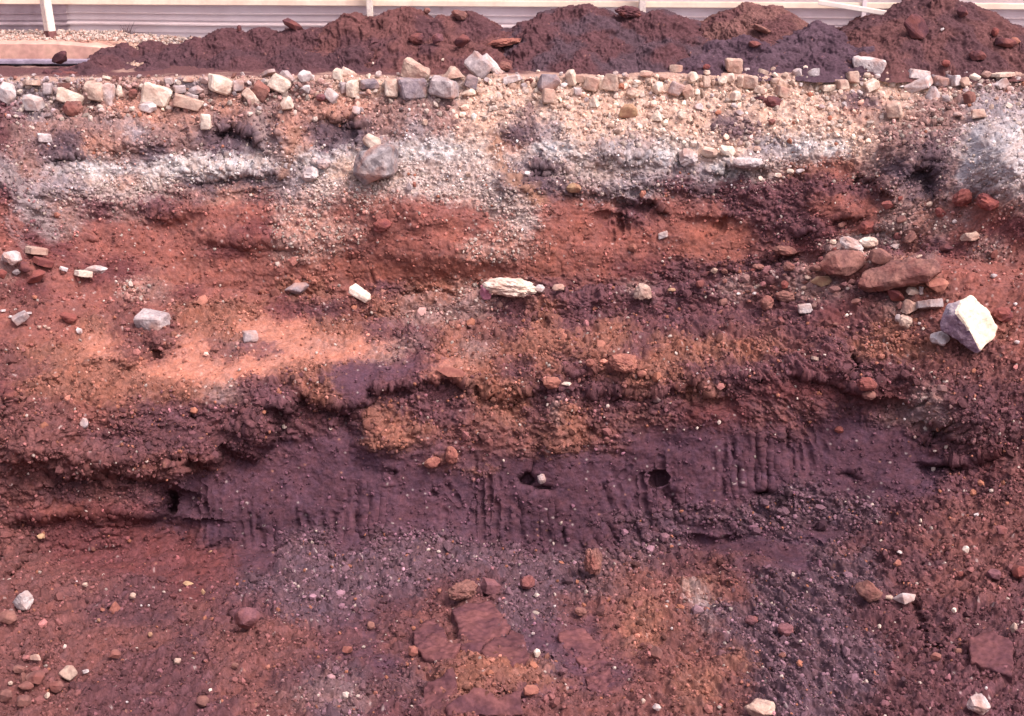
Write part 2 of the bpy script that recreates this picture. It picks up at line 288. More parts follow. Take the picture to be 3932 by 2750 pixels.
PITS = [  # tile,x,y,w,h,depth,hardness
 ('C2',1248,1212,130,125,.10,6),('C2',1360,1270,150,60,.05,4),('C2',1285,1110,40,120,.02,2),('C2',2130,1205,140,100,.09,5),('C2',2180,1300,60,160,.03,2),('C3',1125,1165,120,42,.09,4),
 ('C3',570,1300,180,55,.08,4),('C3',1790,1130,170,90,.09,4),('C3',1720,890,180,110,.06,3),('C2',1170,695,50,50,.07,3),('C3',515,545,50,30,.05,3),
 ('C3',1150,440,90,150,.06,3),('C3',1640,980,120,70,.05,2),('C2',350,1160,60,50,.04,2),('C2',620,1310,70,60,.03,2),
 ('C1',1150,1360,90,160,.12,5),('C1',40,690,70,140,.08,3),('C1',300,980,120,70,.04,2),('C1',280,1100,200,60,.05,2),('C1',1040,370,110,70,.07,3),
 ('C1',1170,1070,130,40,.06,3),('C1',870,790,130,50,.03,2),('D2',740,880,120,90,.04,3),('D1',90,440,60,120,.06,3),('D1',2160,650,150,100,.04,2),
 ('D1',1550,740,60,120,.06,3),('D2',520,510,80,40,.04,3),('D2',2250,200,60,50,.04,2),('D3',1705,940,120,70,.03,2),('D3',700,830,90,110,.04,2),
 ('B1',1900,985,160,60,.04,2),('B1',610,930,120,50,.04,2),('B1',1510,230,180,120,.07,2),('B2',1870,780,60,180,.06,3),('B3',1250,570,150,80,.05,2),('B3',1640,560,110,110,.05,2),
 ('B3',340,150,140,60,.04,2),('B2',1330,480,120,50,.05,3),('A3',1210,700,180,120,.04,2),('B3',265,820,50,90,.03,3)]
BUMPS = [ # tile,x,y,w,h,push toward the viewer
 ('C1',300,950,400,330,.10),('C1',700,720,380,250,.06),('C1',1200,1180,160,240,.07),('C1',1700,850,240,220,.05),('C1',1330,1000,320,200,.05),('C1',1870,690,200,120,.06),('C1',60,600,220,300,.04),
 ('C1',160,1010,260,180,.06),('C1',700,1080,700,200,.07),('C2',290,960,260,260,.06),('C2',570,1000,240,280,.03),('C2',1450,850,200,380,.06),('C2',1600,340,500,160,.05),('C2',700,480,260,100,.05),
 ('C2',1950,450,360,160,.05),('C2',600,240,300,200,.05),('C3',1250,600,200,150,.06),('C3',1900,780,400,350,.07),('C3',300,500,500,160,.03),('C1',1100,260,260,120,.05),('C1',700,350,260,120,.03),('C1',880,400,180,130,.04),
 ('B1',1300,700,700,160,.03),('B1',1600,880,900,160,.05),('B1',1150,850,300,180,-.05),('B2',700,1000,700,240,.05),('B2',1700,300,700,200,.05),('B2',2000,350,500,160,.04),('B2',1150,560,300,180,.05),('B2',600,760,500,200,.05),
 ('B3',2150,330,420,420,.18),('B3',1660,330,260,200,.07),('B3',1420,540,300,200,.08),('B3',1160,720,300,180,.08),('B3',900,860,300,150,.07),('B3',620,980,260,130,.05),('B3',1350,820,300,90,.05),('B3',1000,980,360,90,.06),('B3',950,620,260,280,.06),('B3',1450,650,240,260,.08),('B3',1500,380,260,180,.07),('B3',900,330,500,180,.03),('B3',400,380,400,120,.05),
 ('B1',430,560,600,140,.04),('B1',1480,420,600,140,.04),('B1',1300,200,160,300,.03),('B1',900,250,700,200,.04),('B1',150,700,260,700,.06),('B1',1930,180,160,260,.06),
 ('D2',900,560,600,300,.05),('D2',900,1150,700,260,.07),('D2',1950,500,500,400,.05),('D1',500,900,900,400,.05),('D1',1900,500,400,300,.05),('D3',900,600,600,500,.03),('D3',350,400,120,200,.03),('D3',780,260,240,180,.03),('D2',1660,380,120,240,.05),('D1',80,330,200,240,.07)]
GROOVE = [ # tile, x0,y0,x1,y1,width,depth
 ('C3',270,1000,275,1300,34,.012),('C3',330,960,340,1120,26,.012),('C3',370,1060,372,1250,28,.014),('C3',490,940,490,1260,24,.014),('C3',568,930,572,1260,26,.017),('C3',610,1000,615,1150,20,.01),
 ('C3',690,880,725,1180,28,.014),('C3',735,940,745,1150,20,.01),('C3',780,960,800,1150,24,.012),('C3',830,820,850,900,20,.01),('C3',930,940,960,1040,24,.011),('C3',860,860,880,960,18,.01),('C3',700,820,705,870,20,.008),
 ('D2',940,-220,945,210,22,.013),('D2',992,-230,998,90,22,.014),('D2',1050,170,1090,330,34,.02),('D2',1190,-60,1230,320,40,.012),('D2',1488,150,1490,260,34,.022),('D2',1690,200,1800,330,36,.018),('D2',1780,90,1860,260,32,.015),
 ('D2',1960,60,2010,200,26,.012),('D2',2070,60,2090,240,26,.011),('D2',2240,50,2290,220,26,.012),('D2',1700,180,1720,240,26,.012),('D2',110,40,130,240,60,.02),('D2',1830,330,1860,420,40,.02),
 ('C2',700,1240,790,1360,30,.014),('C2',900,1050,905,1260,18,.009),('C2',1060,1160,1062,1260,18,.009),('C2',1850,1220,1960,1100,24,.010),('C2',2190,1300,2250,1400,60,.03),('C2',330,1150,340,1200,40,.02),
 ('D1',1840,60,1850,330,30,.014),('D1',2050,40,2090,160,34,.018),('D1',2160,40,2170,110,26,.012),('D1',1990,-10,2000,120,22,.01),('D1',2240,30,2250,160,26,.013),('D1',1720,40,1730,200,24,.01),('D1',1370,-60,1390,90,26,.012),
 ('B2',650,900,660,1090,14,.006),('B2',1240,1080,1250,1190,14,.006),('B2',1470,1060,1490,1190,14,.006),('B2',1740,1100,1760,1200,14,.006),('B2',880,1070,860,1130,12,.006),('B2',200,1120,230,1240,20,.01),('B1',1330,1080,1345,1250,14,.006),('B1',1250,1090,1255,1200,12,.005),
 ('B3',230,830,300,760,22,.02),('B2',1820,780,1830,930,16,.015),('B2',1910,730,1920,860,20,.02)]
_rg = random.Random(77)
_x = 196.0
while _x < 810:
    _n = _rg.choice([2, 3, 4, 5]); _ln = _rg.uniform(-.12, .22) + (.3 if 560 < _x < 640 else .08 if _x > 700 else 0); _sp = _rg.uniform(6.5, 10); _L = _rg.uniform(24, 66); _up = _rg.uniform(-16, 10)
    for _k in range(_n):
        _c = float(np.interp(_x, [190, 300, 420, 520, 640, 760, 840], [534, 530, 506, 528, 508, 468, 456])) + _up + _rg.uniform(-5, 5); _l = _L * _rg.uniform(.55, 1.15)
        GROOVE.append(('P', _x, _c - _l * .55, _x + _l * _ln, _c + _l * .45, _rg.uniform(2.6, 6.0), _rg.uniform(.004, .012))); _x += _sp * _rg.uniform(.8, 1.3)
    _x += _rg.uniform(10, 46)
def seg_d(px, row, a, b):
    ax, ay = a; bx, by = b; dx, dy = bx - ax, by - ay; L2 = dx * dx + dy * dy + 1e-9
    t = np.clip(((px - ax) * dx + (row - ay) * dy) / L2, 0, 1)
    return np.hypot(px - ax - t * dx, row - ay - t * dy), t
def features(px, row):
    off = np.zeros_like(px)
    jx = px + 7.0 * fbm(px / 18, row / 14, 4, 201, .6); jy = row + 6.0 * fbm(px / 18, row / 14, 4, 202, .6)
    def win(x0, x1, y0, y1):
        return (px > x0) & (px < x1) & (row > y0) & (row < y1)
    for t, pts, amp, L in LEDGE:
        P = [tp(t, *p) for p in pts]; xs = [p[0] for p in P]; ys = [p[1] for p in P]; amp_ = amp
        mk = win(min(xs) - 14, max(xs) + 14 + L * .6, min(ys) - 12, max(ys) + 2.6 * L + 12)
        if not mk.any() or amp == 0: continue
        qx = jx[mk]; qy = jy[mk]; best = np.full(qx.shape, 1e9); side = np.zeros(qx.shape)
        for a, b in zip(P[:-1], P[1:]):
            d, tt = seg_d(qx, qy, a, b); dx, dy = b[0] - a[0], b[1] - a[1]
            s = np.sign((qy - a[1]) * dx - (qx - a[0]) * dy) * (1 if True else 0)
            up = d < best; best = np.where(up, d, best); side = np.where(up, s, side)
        sd = best * side
        endf = sstep(min(xs) - 8, min(xs) + 10, qx) * (1 - sstep(max(xs) - 6, max(xs) + L * .5 + 8, qx))
        prof = sstep(-3 - L * .05, 4 + L * .05, sd) * np.exp(-np.maximum(sd, 0) / (L * .75))
        lip = -.08 * np.exp(-((sd + 3) / 4.0) ** 2)
        off[mk] += 1.25 * amp_ * (prof + lip) * endf
    for t, x, y, w_, h_, dep, hard in PITS:
        cx_, cy_ = tp(t, x, y); rx, ry2 = w_ / ZF / 2, h_ / ZF / 2
        mk = win(cx_ - rx * 2 - 6, cx_ + rx * 2 + 6, cy_ - ry2 * 2 - 6, cy_ + ry2 * 2 + 6)
        q = np.sqrt(((px[mk] * .6 + jx[mk] * .4 - cx_) / rx) ** 2 + ((row[mk] * .6 + jy[mk] * .4 - cy_) / ry2) ** 2)
        off[mk] += dep * (1 - sstep(1 - 1.6 / hard, 1 + .5 / hard, q))
    for t, x, y, w_, h_, push in BUMPS:
        cx_, cy_ = tp(t, x, y); rx, ry2 = w_ / ZF / 2, h_ / ZF / 2
        mk = win(cx_ - rx * 3, cx_ + rx * 3, cy_ - ry2 * 3, cy_ + ry2 * 3)
        q = ((jx[mk] - cx_) / rx) ** 2 + ((jy[mk] - cy_) / ry2) ** 2
        off[mk] -= 1.5 * push * np.exp(-q)
    for t, x0, y0, x1, y1, w_, dep in GROOVE:
        a = tp(t, x0, y0) if t != 'P' else (x0, y0); b = tp(t, x1, y1) if t != 'P' else (x1, y1); w2 = (w_ / ZF if t != 'P' else w_) / 2
        mk = win(min(a[0], b[0]) - 8, max(a[0], b[0]) + 8, min(a[1], b[1]) - 8, max(a[1], b[1]) + 8)
        d, tt = seg_d(px[mk] + .16 * (jx[mk] - px[mk]), row[mk], a, b); w2 = w2 * 1.25; dep = dep * np.clip(1 + 1.6 * fbm(px[mk] / 9, row[mk] / 9, 2, 205), .1, 2)
        off[mk] += dep * (np.exp(-(d / w2) ** 2) - .3 * np.exp(-((d - 1.8 * w2) / w2) ** 2)) * sstep(0, .12, tt + .05) * (1 - .4 * sstep(.8, 1, tt))
    return off
_x, _y, _z = place(PX, ROW, YY); ARC = np.concatenate([np.zeros((1, NU)), np.cumsum(np.sqrt(np.diff(_x, axis=0) ** 2 * .2 + np.diff(_y, axis=0) ** 2 + np.diff(_z, axis=0) ** 2), axis=0)], 0)
YY = YY + features(PX, ROW)
X, Yw, Z = place(PX, ROW, YY)

def grid_normals(X, Y, Z):
    P = np.stack([X, Y, Z], -1)
    du = np.gradient(P, axis=1); dv = np.gradient(P, axis=0)
    n = np.cross(du, dv); n /= np.linalg.norm(n, axis=-1, keepdims=True) + 1e-12
    view = np.array([0, -.7, .7]); s = np.sign((n @ view).mean())
    return n * (s if s else 1)
# smoothed normals of the large form
def blur(A, k):
    for _ in range(2):
        c = np.cumsum(np.pad(A, ((k, k), (0, 0)), 'edge'), 0); A = (c[2 * k:] - np.pad(c, ((1, 0), (0, 0)))[:c.shape[0] - 2 * k]) / (2 * k + 1) if False else A
    return A
N0 = grid_normals(X, Yw, Z)
SS = ARC
U = X / S; V = SS / S                                        # authored units
sm = soil(PX, ROW, (7 * fbm(U * 10, V * 10, 4, 301, .7) + 5 * fbm(U * 45, V * 45, 3, 303, .8), 5 * fbm(U * 10, V * 10, 4, 302, .7) + 4 * fbm(U * 45, V * 45, 3, 304, .8)))
rough = sm[..., 3]
# ---- relief
big = fbm(U * 2.2, V * 2.6, 3, 21) * .055
mid = fbm(U * 7, V * 8.5, 4, 31) * .036
bil = fbm(U * 13 + .6 * fbm(U * 5, V * 5, 2, 41), V * 17, 3, 42, billow=True) * .014
c1 = clods(U * 16 + .3 * fbm(U * 20, V * 20, 2, 51), V * 18, 52, .45) * .022
c2 = clods(U * 36, V * 38, 62, .35) * .0115
c3 = clods(U * 75, V * 75, 72, .2) * .0055
fine = fbm(U * 60, V * 60, 3, 81) * .0042 + fbm(U * 150, V * 150, 2, 91) * .0018
patchy = sstep(-.15, .35, fbm(U * 5, V * 6, 3, 101))
rg = np.clip(rough, .2, 1.2)
rel = big * .8 + (mid * (.35 + .65 * rg) + bil * np.clip(rg - .12, 0, 2) * 2.0 + fbm(U * 28, V * 32, 4, 43, .62) * .018 * np.clip(rg - .1, 0, 2) + fbm(U * 4.2, V * 5, 3, 44, .6, ridged=True) * .028 * np.clip(rg - .15, 0, 2) + c1 * np.clip(rg - .45, 0, 1) * 1.0 * patchy + c2 * np.clip(rg - .3, 0, 1) * .8 * patchy + c3 * np.clip(rg - .1, 0, 1) * .6 * patchy + fine * (.3 + 1.3 * rg))
crack = np.abs(fbm(U * 9, V * 9, 3, 111)); crk = (1 - sstep(.0, .045, crack)) * sstep(.1, .4, fbm(U * 3, V * 3, 2, 112))
rel = rel - crk * .018 * np.clip(1.2 - rg, .2, 1) * sstep(130, 150, sm[..., 0])
flat = 1 - sstep(0, .03 * S, -(Z)) * 1.0                          # upper ground stays level
rel = rel * (1 - .75 * flat)
rel *= S
fade = 1.0
X1 = X + N0[..., 0] * rel; Y1 = Yw + N0[..., 1] * rel; Z1 = Z + N0[..., 2] * rel

# colour of the soil, with the painted hollow shade of the soil map
col = lin(sm[..., :3])
v1 = fbm(U * 9, V * 12, 4, 121); v2 = fbm(U * 45, V * 50, 3, 131); f1_, f2_, idc = worley(U * 55, V * 58, 141)
br = np.exp(.26 * v1 + .34 * v2 + .30 * fbm(U * 130, V * 130, 2, 133) * (.3 + rg) + (idc - .5) * .42 * (.3 + .7 * rg))
col = col * br[..., None]
warm = (fbm(U * 6, V * 7, 3, 151) * .10 + fbm(U * 30, V * 30, 2, 152) * .10)[..., None] * np.array([1, -.1, -1.0])
col = col * np.exp(warm)
speck = (idc > 1 - .9 * sm[..., 5]) * (1 - sstep(.2, .42, f1_)) * .7
grain = np.where(((idc * 97) % 1 > .4)[..., None], lin((232, 216, 206)), lin((204, 150, 124)))
col = col * (1 - speck[..., None] * .75) + grain * speck[..., None] * .75
# pale dust washed down the two side walls
def streak(t, pts, wd, c, st):
    global col
    P = [tp(t, *p) for p in pts]; best = np.full(PX.shape, 1e9)
    for a, b in zip(P[:-1], P[1:]): best = np.minimum(best, seg_d(PX, ROW, a, b)[0])
    k = st * (1 - sstep(.2, 1, best / (wd / ZF) + .5 * fbm(U * 10, V * 10, 3, 161)))
    col = col * (1 - k[..., None]) + lin(c) * k[..., None]
pale = sstep(150, 190, sm[..., 1]); k_ = (sstep(.05, .3, fbm(U * 11, V * 17, 4, 165)) * .42 + sstep(.1, .3, fbm(U * 30, V * 40, 3, 166)) * .25) * pale
col = col * (1 - k_[..., None]) + lin((146, 118, 108)) * k_[..., None]
streak('B1', [(0,480),(90,520),(170,650),(260,760),(350,880)], 90, (172,156,152), .7)
streak('B1', [(30,760),(110,880),(190,990)], 50, (160,132,130), .5)
streak('B1', [(1720,60),(1780,220),(1860,360),(1930,560)], 70, (180,155,148), .75)
streak('B1', [(1990,180),(1960,330),(1910,480)], 60, (170,128,108), .7)
streak('B3', [(2000,150),(1950,330),(1880,480)], 70, (215,212,214), .6)
streak('B2', [(1050,250),(1060,400),(1150,500),(1330,640)], 80, (186,140,112), .7)
streak('B3', [(1660,720),(1620,860),(1540,980)], 110, (176,120,104), .6)
streak('C1', [(1180,1290),(1190,1400)], 1, (100, 70, 80), .2)
ALB = 0.62
col = np.clip(col * ALB, .004, .82)
pav = (flat[..., None] * (1 if True else 0))
dirtgy = lin((206, 170, 152)) * ALB * np.exp(.2 * v1 + .15 * v2)[..., None]
nearheap = sstep(-.7, -.1, fbm(U * 3, V * 6, 3, 171))[..., None]
topc = dirtgy * (1 - nearheap) + lin((120, 84, 84)) * ALB * nearheap * np.exp(.2 * v2)[..., None]
lip_k = sstep(-3, -1, ROW - np.interp(px_c, COLS, edge)[None, :])[..., None]
topc = topc * (1 - lip_k) + dirtgy * lip_k
col = col * (1 - pav) + topc * pav

# extend the sheet: level ground far behind and to the sides, rising ground towards the viewer's feet
def extend(A, far, near): return np.concatenate([far, A, near], 0)
fr_y = np.array([600, 120, 40, 25, 19, 16.5]) ; nfar = len(fr_y)
wf = X1[0] / (H - 0 * 1) * 1.0
farX = np.array([X1[0] * (y / Y1[0]) for y in fr_y]); farY = np.repeat(fr_y[:, None], NU, 1); farZ = np.zeros_like(farX) - .0
nr = 24; tt = np.linspace(1 / nr, 1, nr)[:, None]
lastX, lastY, lastZ = X1[-1], Y1[-1], Z1[-1]
nearY = lastY * (1 - tt) + (-12) * tt; nearX = lastX * (1 + 1.5 * tt)
nearZ = lastZ + (0 - lastZ) * sstep(0, .22, tt) + .02 * fbm(nearX * 1.1, nearY * 1.1, 3, 9)
XF = extend(X1, farX, nearX); YF = extend(Y1, farY, nearY); ZF_ = extend(Z1, farZ, nearZ)
fc = np.repeat((lin((176, 150, 138)) * ALB)[None, None, :], nfar, 0).repeat(NU, 1); nc = np.repeat(col[-1:], nr, 0)
CF = extend(col, fc, nc)
# side columns
def side(A, sgn, mult=None):
    base = A[:, :1] if sgn < 0 else A[:, -1:]
    return base
offs = np.array([.5, 1.2, 2.5, 6, 20, 90, 500.])
LX = np.concatenate([XF[:, :1] - offs[::-1][None, :], XF, XF[:, -1:] + offs[None, :]], 1)
ext = lambda A: np.concatenate([np.repeat(A[:, :1], 7, 1), A, np.repeat(A[:, -1:], 7, 1)], 1)
YF = ext(YF); ZF_ = ext(ZF_); CF = ext(CF); XF = LX
def grid_mesh(name, X, Y, Z, colr, smooth=True, facemask=None):
    nv, nu = X.shape
    co = np.stack([X, Y, Z], -1).reshape(-1, 3).astype(np.float32)
    idx = np.arange(nv * nu).reshape(nv, nu)
    q = np.stack([idx[:-1, :-1], idx[1:, :-1], idx[1:, 1:], idx[:-1, 1:]], -1).reshape(-1, 4)
    if facemask is not None:
        q = q[facemask.reshape(-1)]
        used = np.zeros(nv * nu, bool); used[q.ravel()] = True; remap = np.cumsum(used) - 1
        co = co[used]; colr = colr.reshape(-1, 3)[used]; q = remap[q]
    return raw_mesh(name, co, q, colr.reshape(-1, 3), smooth)
def raw_mesh(name, co, faces, colr, smooth):
    me = bpy.data.meshes.new(name); k = faces.shape[1]
    me.vertices.add(len(co)); me.vertices.foreach_set('co', np.ascontiguousarray(co, np.float32).ravel())
    me.loops.add(faces.size); me.loops.foreach_set('vertex_index', faces.astype(np.int32).ravel())
    me.polygons.add(len(faces)); me.polygons.foreach_set('loop_start', np.arange(0, faces.size, k, dtype=np.int32))
    me.polygons.foreach_set('use_smooth', np.full(len(faces), smooth, bool))
    a = me.color_attributes.new('soil', 'FLOAT_COLOR', 'POINT')
    c4 = np.ones((len(co), 4), np.float32); c4[:, :3] = colr; a.data.foreach_set('color', c4.ravel())
    me.update(); me.validate(); return me

def soil_mat(name, bump=.35, scale=70, var=.25):
    mt = bpy.data.materials.new(name); mt.use_nodes = True; n = mt.node_tree.nodes; l = mt.node_tree.links
    b = n['Principled BSDF']; b.inputs['Roughness'].default_value = .95; b.inputs['Specular IOR Level'].default_value = .15
    at = n.new('ShaderNodeAttribute'); at.attribute_name = 'soil'
    tc = n.new('ShaderNodeTexCoord')
    n1 = n.new('ShaderNodeTexNoise'); n1.inputs['Scale'].default_value = scale; n1.inputs['Detail'].default_value = 4; n1.inputs['Roughness'].default_value = .7
    l.new(tc.outputs['Object'], n1.inputs['Vector'])
    mr = n.new('ShaderNodeMapRange'); mr.inputs['From Min'].default_value = .3; mr.inputs['From Max'].default_value = .7
    mr.inputs['To Min'].default_value = 1 - var; mr.inputs['To Max'].default_value = 1 + var; l.new(n1.outputs['Fac'], mr.inputs['Value'])
    mx = n.new('ShaderNodeVectorMath'); mx.operation = 'SCALE'; l.new(at.outputs['Color'], mx.inputs[0]); l.new(mr.outputs[0], mx.inputs['Scale'])
    l.new(mx.outputs[0], b.inputs['Base Color'])
    bp = n.new('ShaderNodeBump'); bp.inputs['Strength'].default_value = bump; bp.inputs['Distance'].default_value = .02
    n2 = n.new('ShaderNodeTexNoise'); n2.inputs['Scale'].default_value = scale * .9; n2.inputs['Detail'].default_value = 6; n2.inputs['Roughness'].default_value = .75
    l.new(tc.outputs['Object'], n2.inputs['Vector']); l.new(n2.outputs['Fac'], bp.inputs['Height']); l.new(bp.outputs[0], b.inputs['Normal'])
    return mt
M_SOIL = soil_mat('layered_earth')
gm = grid_mesh('ground', XF, YF, ZF_, CF); gm.materials.append(M_SOIL)
go = bpy.data.objects.new('ground', gm); C.objects.link(go); tag(go, kind='structure')

# ------------------------------------------------------------------ lookup: which point of the ground a picture position shows
def project(x, y, z):
    zz = z - H; dep = y * CP - zz * SP; up = y * SP + zz * CP
    return 512 + F * x / dep, 358 - F * up / dep, dep
QX, QR, QD = project(X1, Y1, Z1)
LW, LH = 700, 400
DM = np.full((LH, LW), 1e9); bi = np.clip(((QX + 150) / 2).astype(int), 0, LW - 1); bj = np.clip((QR / 2).astype(int), 0, LH - 1)
ok = (QR > 0) & (QR < 800)
np.minimum.at(DM, (bj[ok], bi[ok]), Y1[ok])
def groundY(px, row):
    i = int(min(max((px + 150) / 2, 1), LW - 2)); j = int(min(max(row / 2, 1), LH - 2))
    v = DM[j - 1:j + 2, i - 1:i + 2]; v = v[v < 1e8]
    return float(np.median(v)) if len(v) else flatY(row) * S
def point(px, row, Yabs):
    dx, dy, dz = dirs(px, row); t = Yabs / dy
    return Vector((dx * t, Yabs, H + dz * t))

# ------------------------------------------------------------------ crumbs and gravel (uncountable)
rng = np.random.default_rng(7)
_p = (1 + 5 ** .5) / 2
ICO = np.array([(-1, _p, 0), (1, _p, 0), (-1, -_p, 0), (1, -_p, 0), (0, -1, _p), (0, 1, _p), (0, -1, -_p), (0, 1, -_p), (_p, 0, -1), (_p, 0, 1), (-_p, 0, -1), (-_p, 0, 1)]) / 1.902
ICF = np.array([(0, 11, 5), (0, 5, 1), (0, 1, 7), (0, 7, 10), (0, 10, 11), (1, 5, 9), (5, 11, 4), (11, 10, 2), (10, 7, 6), (7, 1, 8), (3, 9, 4), (3, 4, 2), (3, 2, 6), (3, 6, 8), (3, 8, 9), (4, 9, 5), (2, 4, 11), (6, 2, 10), (8, 6, 7), (9, 8, 1)])
def crumbs(name, P, R, colr, label, cat, material, squash=(.6, 1.0)):
    n = len(P); q = rng.normal(size=(n, 4)); q /= np.linalg.norm(q, axis=1, keepdims=True); a, b, c, d = q.T
    M = np.stack([1 - 2 * (c * c + d * d), 2 * (b * c - a * d), 2 * (b * d + a * c), 2 * (b * c + a * d), 1 - 2 * (b * b + d * d), 2 * (c * d - a * b), 2 * (b * d - a * c), 2 * (c * d + a * b), 1 - 2 * (b * b + c * c)], -1).reshape(n, 3, 3)
    loc = ICO[None] * rng.uniform(.72, 1.25, (n, 12, 1)) * rng.uniform(squash[0], 1.15, (n, 1, 3))
    v = np.einsum('nij,nkj->nki', M, loc) * R[:, None, None] + P[:, None]
    fc = (ICF[None] + 12 * np.arange(n)[:, None, None]).reshape(-1, 3)
    me = raw_mesh(name, v.reshape(-1, 3), fc, np.repeat(colr, 12, 0), False); me.materials.append(material)
    o = bpy.data.objects.new(name, me); C.objects.link(o); tag(o, label, cat, kind='stuff'); return o
M_CRUMB = soil_mat('loose_crumbs', .2, 90, .22)
flatm = (QX > -60) & (QX < 1084) & (QR > 76) & (QR < 745)
clump = sstep(-.25, .3, fbm(U * 9, V * 10, 3, 401)) * (.35 + .65 * sstep(-.3, .2, fbm(U * 28, V * 28, 2, 402)))
wgt = sm[..., 4] * (.07 + clump ** 1.5) * flatm
def pick(n, wg):
    cw = np.cumsum(wg.ravel()); k = np.searchsorted(cw, rng.uniform(0, cw[-1], n)); return np.unique(k)
def crumb_set(name, n, lo, hi, power, wg, label, cat, mixpale, mixor):
    k = pick(n, wg); n = len(k)
    rp = lo + (hi - lo) * rng.uniform(0, 1, n) ** power
    dep = QD.ravel()[k]; R = rp * dep / F
    P = np.stack([X1.ravel()[k], Y1.ravel()[k], Z1.ravel()[k]], -1) + np.stack([N0[..., i].ravel()[k] for i in range(3)], -1) * (R * .35)[:, None]
    P += rng.normal(size=P.shape) * .003
    wide_ = np.where(rng.uniform(0, 1, n) > .5, 11.0, 3.0)
    c = lin(soil(PX.ravel()[k] + rng.normal(0, 1, n) * wide_, ROW.ravel()[k] + rng.normal(0, 1, n) * wide_ * .7)[:, :3]) * ALB * np.exp(rng.normal(0, .38, n) + .12 + .30 * np.clip(sm.reshape(-1, 6)[k, 4] - 1, 0, .7))[:, None]
    u = rng.uniform(0, 1, n); s = sm.reshape(-1, 6)[k, 4]
    pa_ = sm.reshape(-1, 6)[k, 5]; pl = (u < mixpale * pa_)[:, None]; c = np.where(pl, lin((232, 212, 196)) * rng.uniform(.35, .7, n)[:, None], c)
    og = ((u > 1 - mixor * np.clip(sm.reshape(-1, 6)[k, 3] - .3, 0, 1)))[:, None]; c = np.where(og, lin((192, 128, 104)) * rng.uniform(.4, .75, n)[:, None], c)
    return crumbs(name, P, R, np.clip(c, .004, .8), label, cat, M_CRUMB)
up = (QR < 262); mids = (QR >= 262) & (QR < 470); low = QR >= 470
crumb_set('gravel', 60000, .35, 2.1, 4.5, wgt * up, 'pale sandy gravel and crumbs on the cut face under the stones', 'gravel', 1.0, .02)
crumb_set('soil_crumbs', 52000, .35, 2.4, 4.5, wgt * mids, 'red and orange soil crumbs over the middle ledge', 'soil crumbs', 1.0, .06)
crumb_set('soil_crumbs', 90000, .4, 2.6, 4.8, wgt * low, 'purple grey and brown soil crumbs over the nearest slope', 'soil crumbs', .6, .03)
lump_w = (sm[..., 4] > .5) * sm[..., 4] * flatm * (.05 + clump ** 2) * (sm[..., 1] < 150)
crumb_set('soil_clods', 2600, 1.5, 6.0, 3.2, lump_w * (QR > 255), 'small reddish soil clods lying over ledge and slope', 'soil clods', .3, .06)
crumb_set('rubble_chips', 4500, .7, 4.0, 2.8, flatm * (QR > 80) * (QR < 120 + 26 * (QX > 560)) * (sm[..., 4]), 'small pale stone chips among the paving rubble', 'stone chips', 3.0, .03)

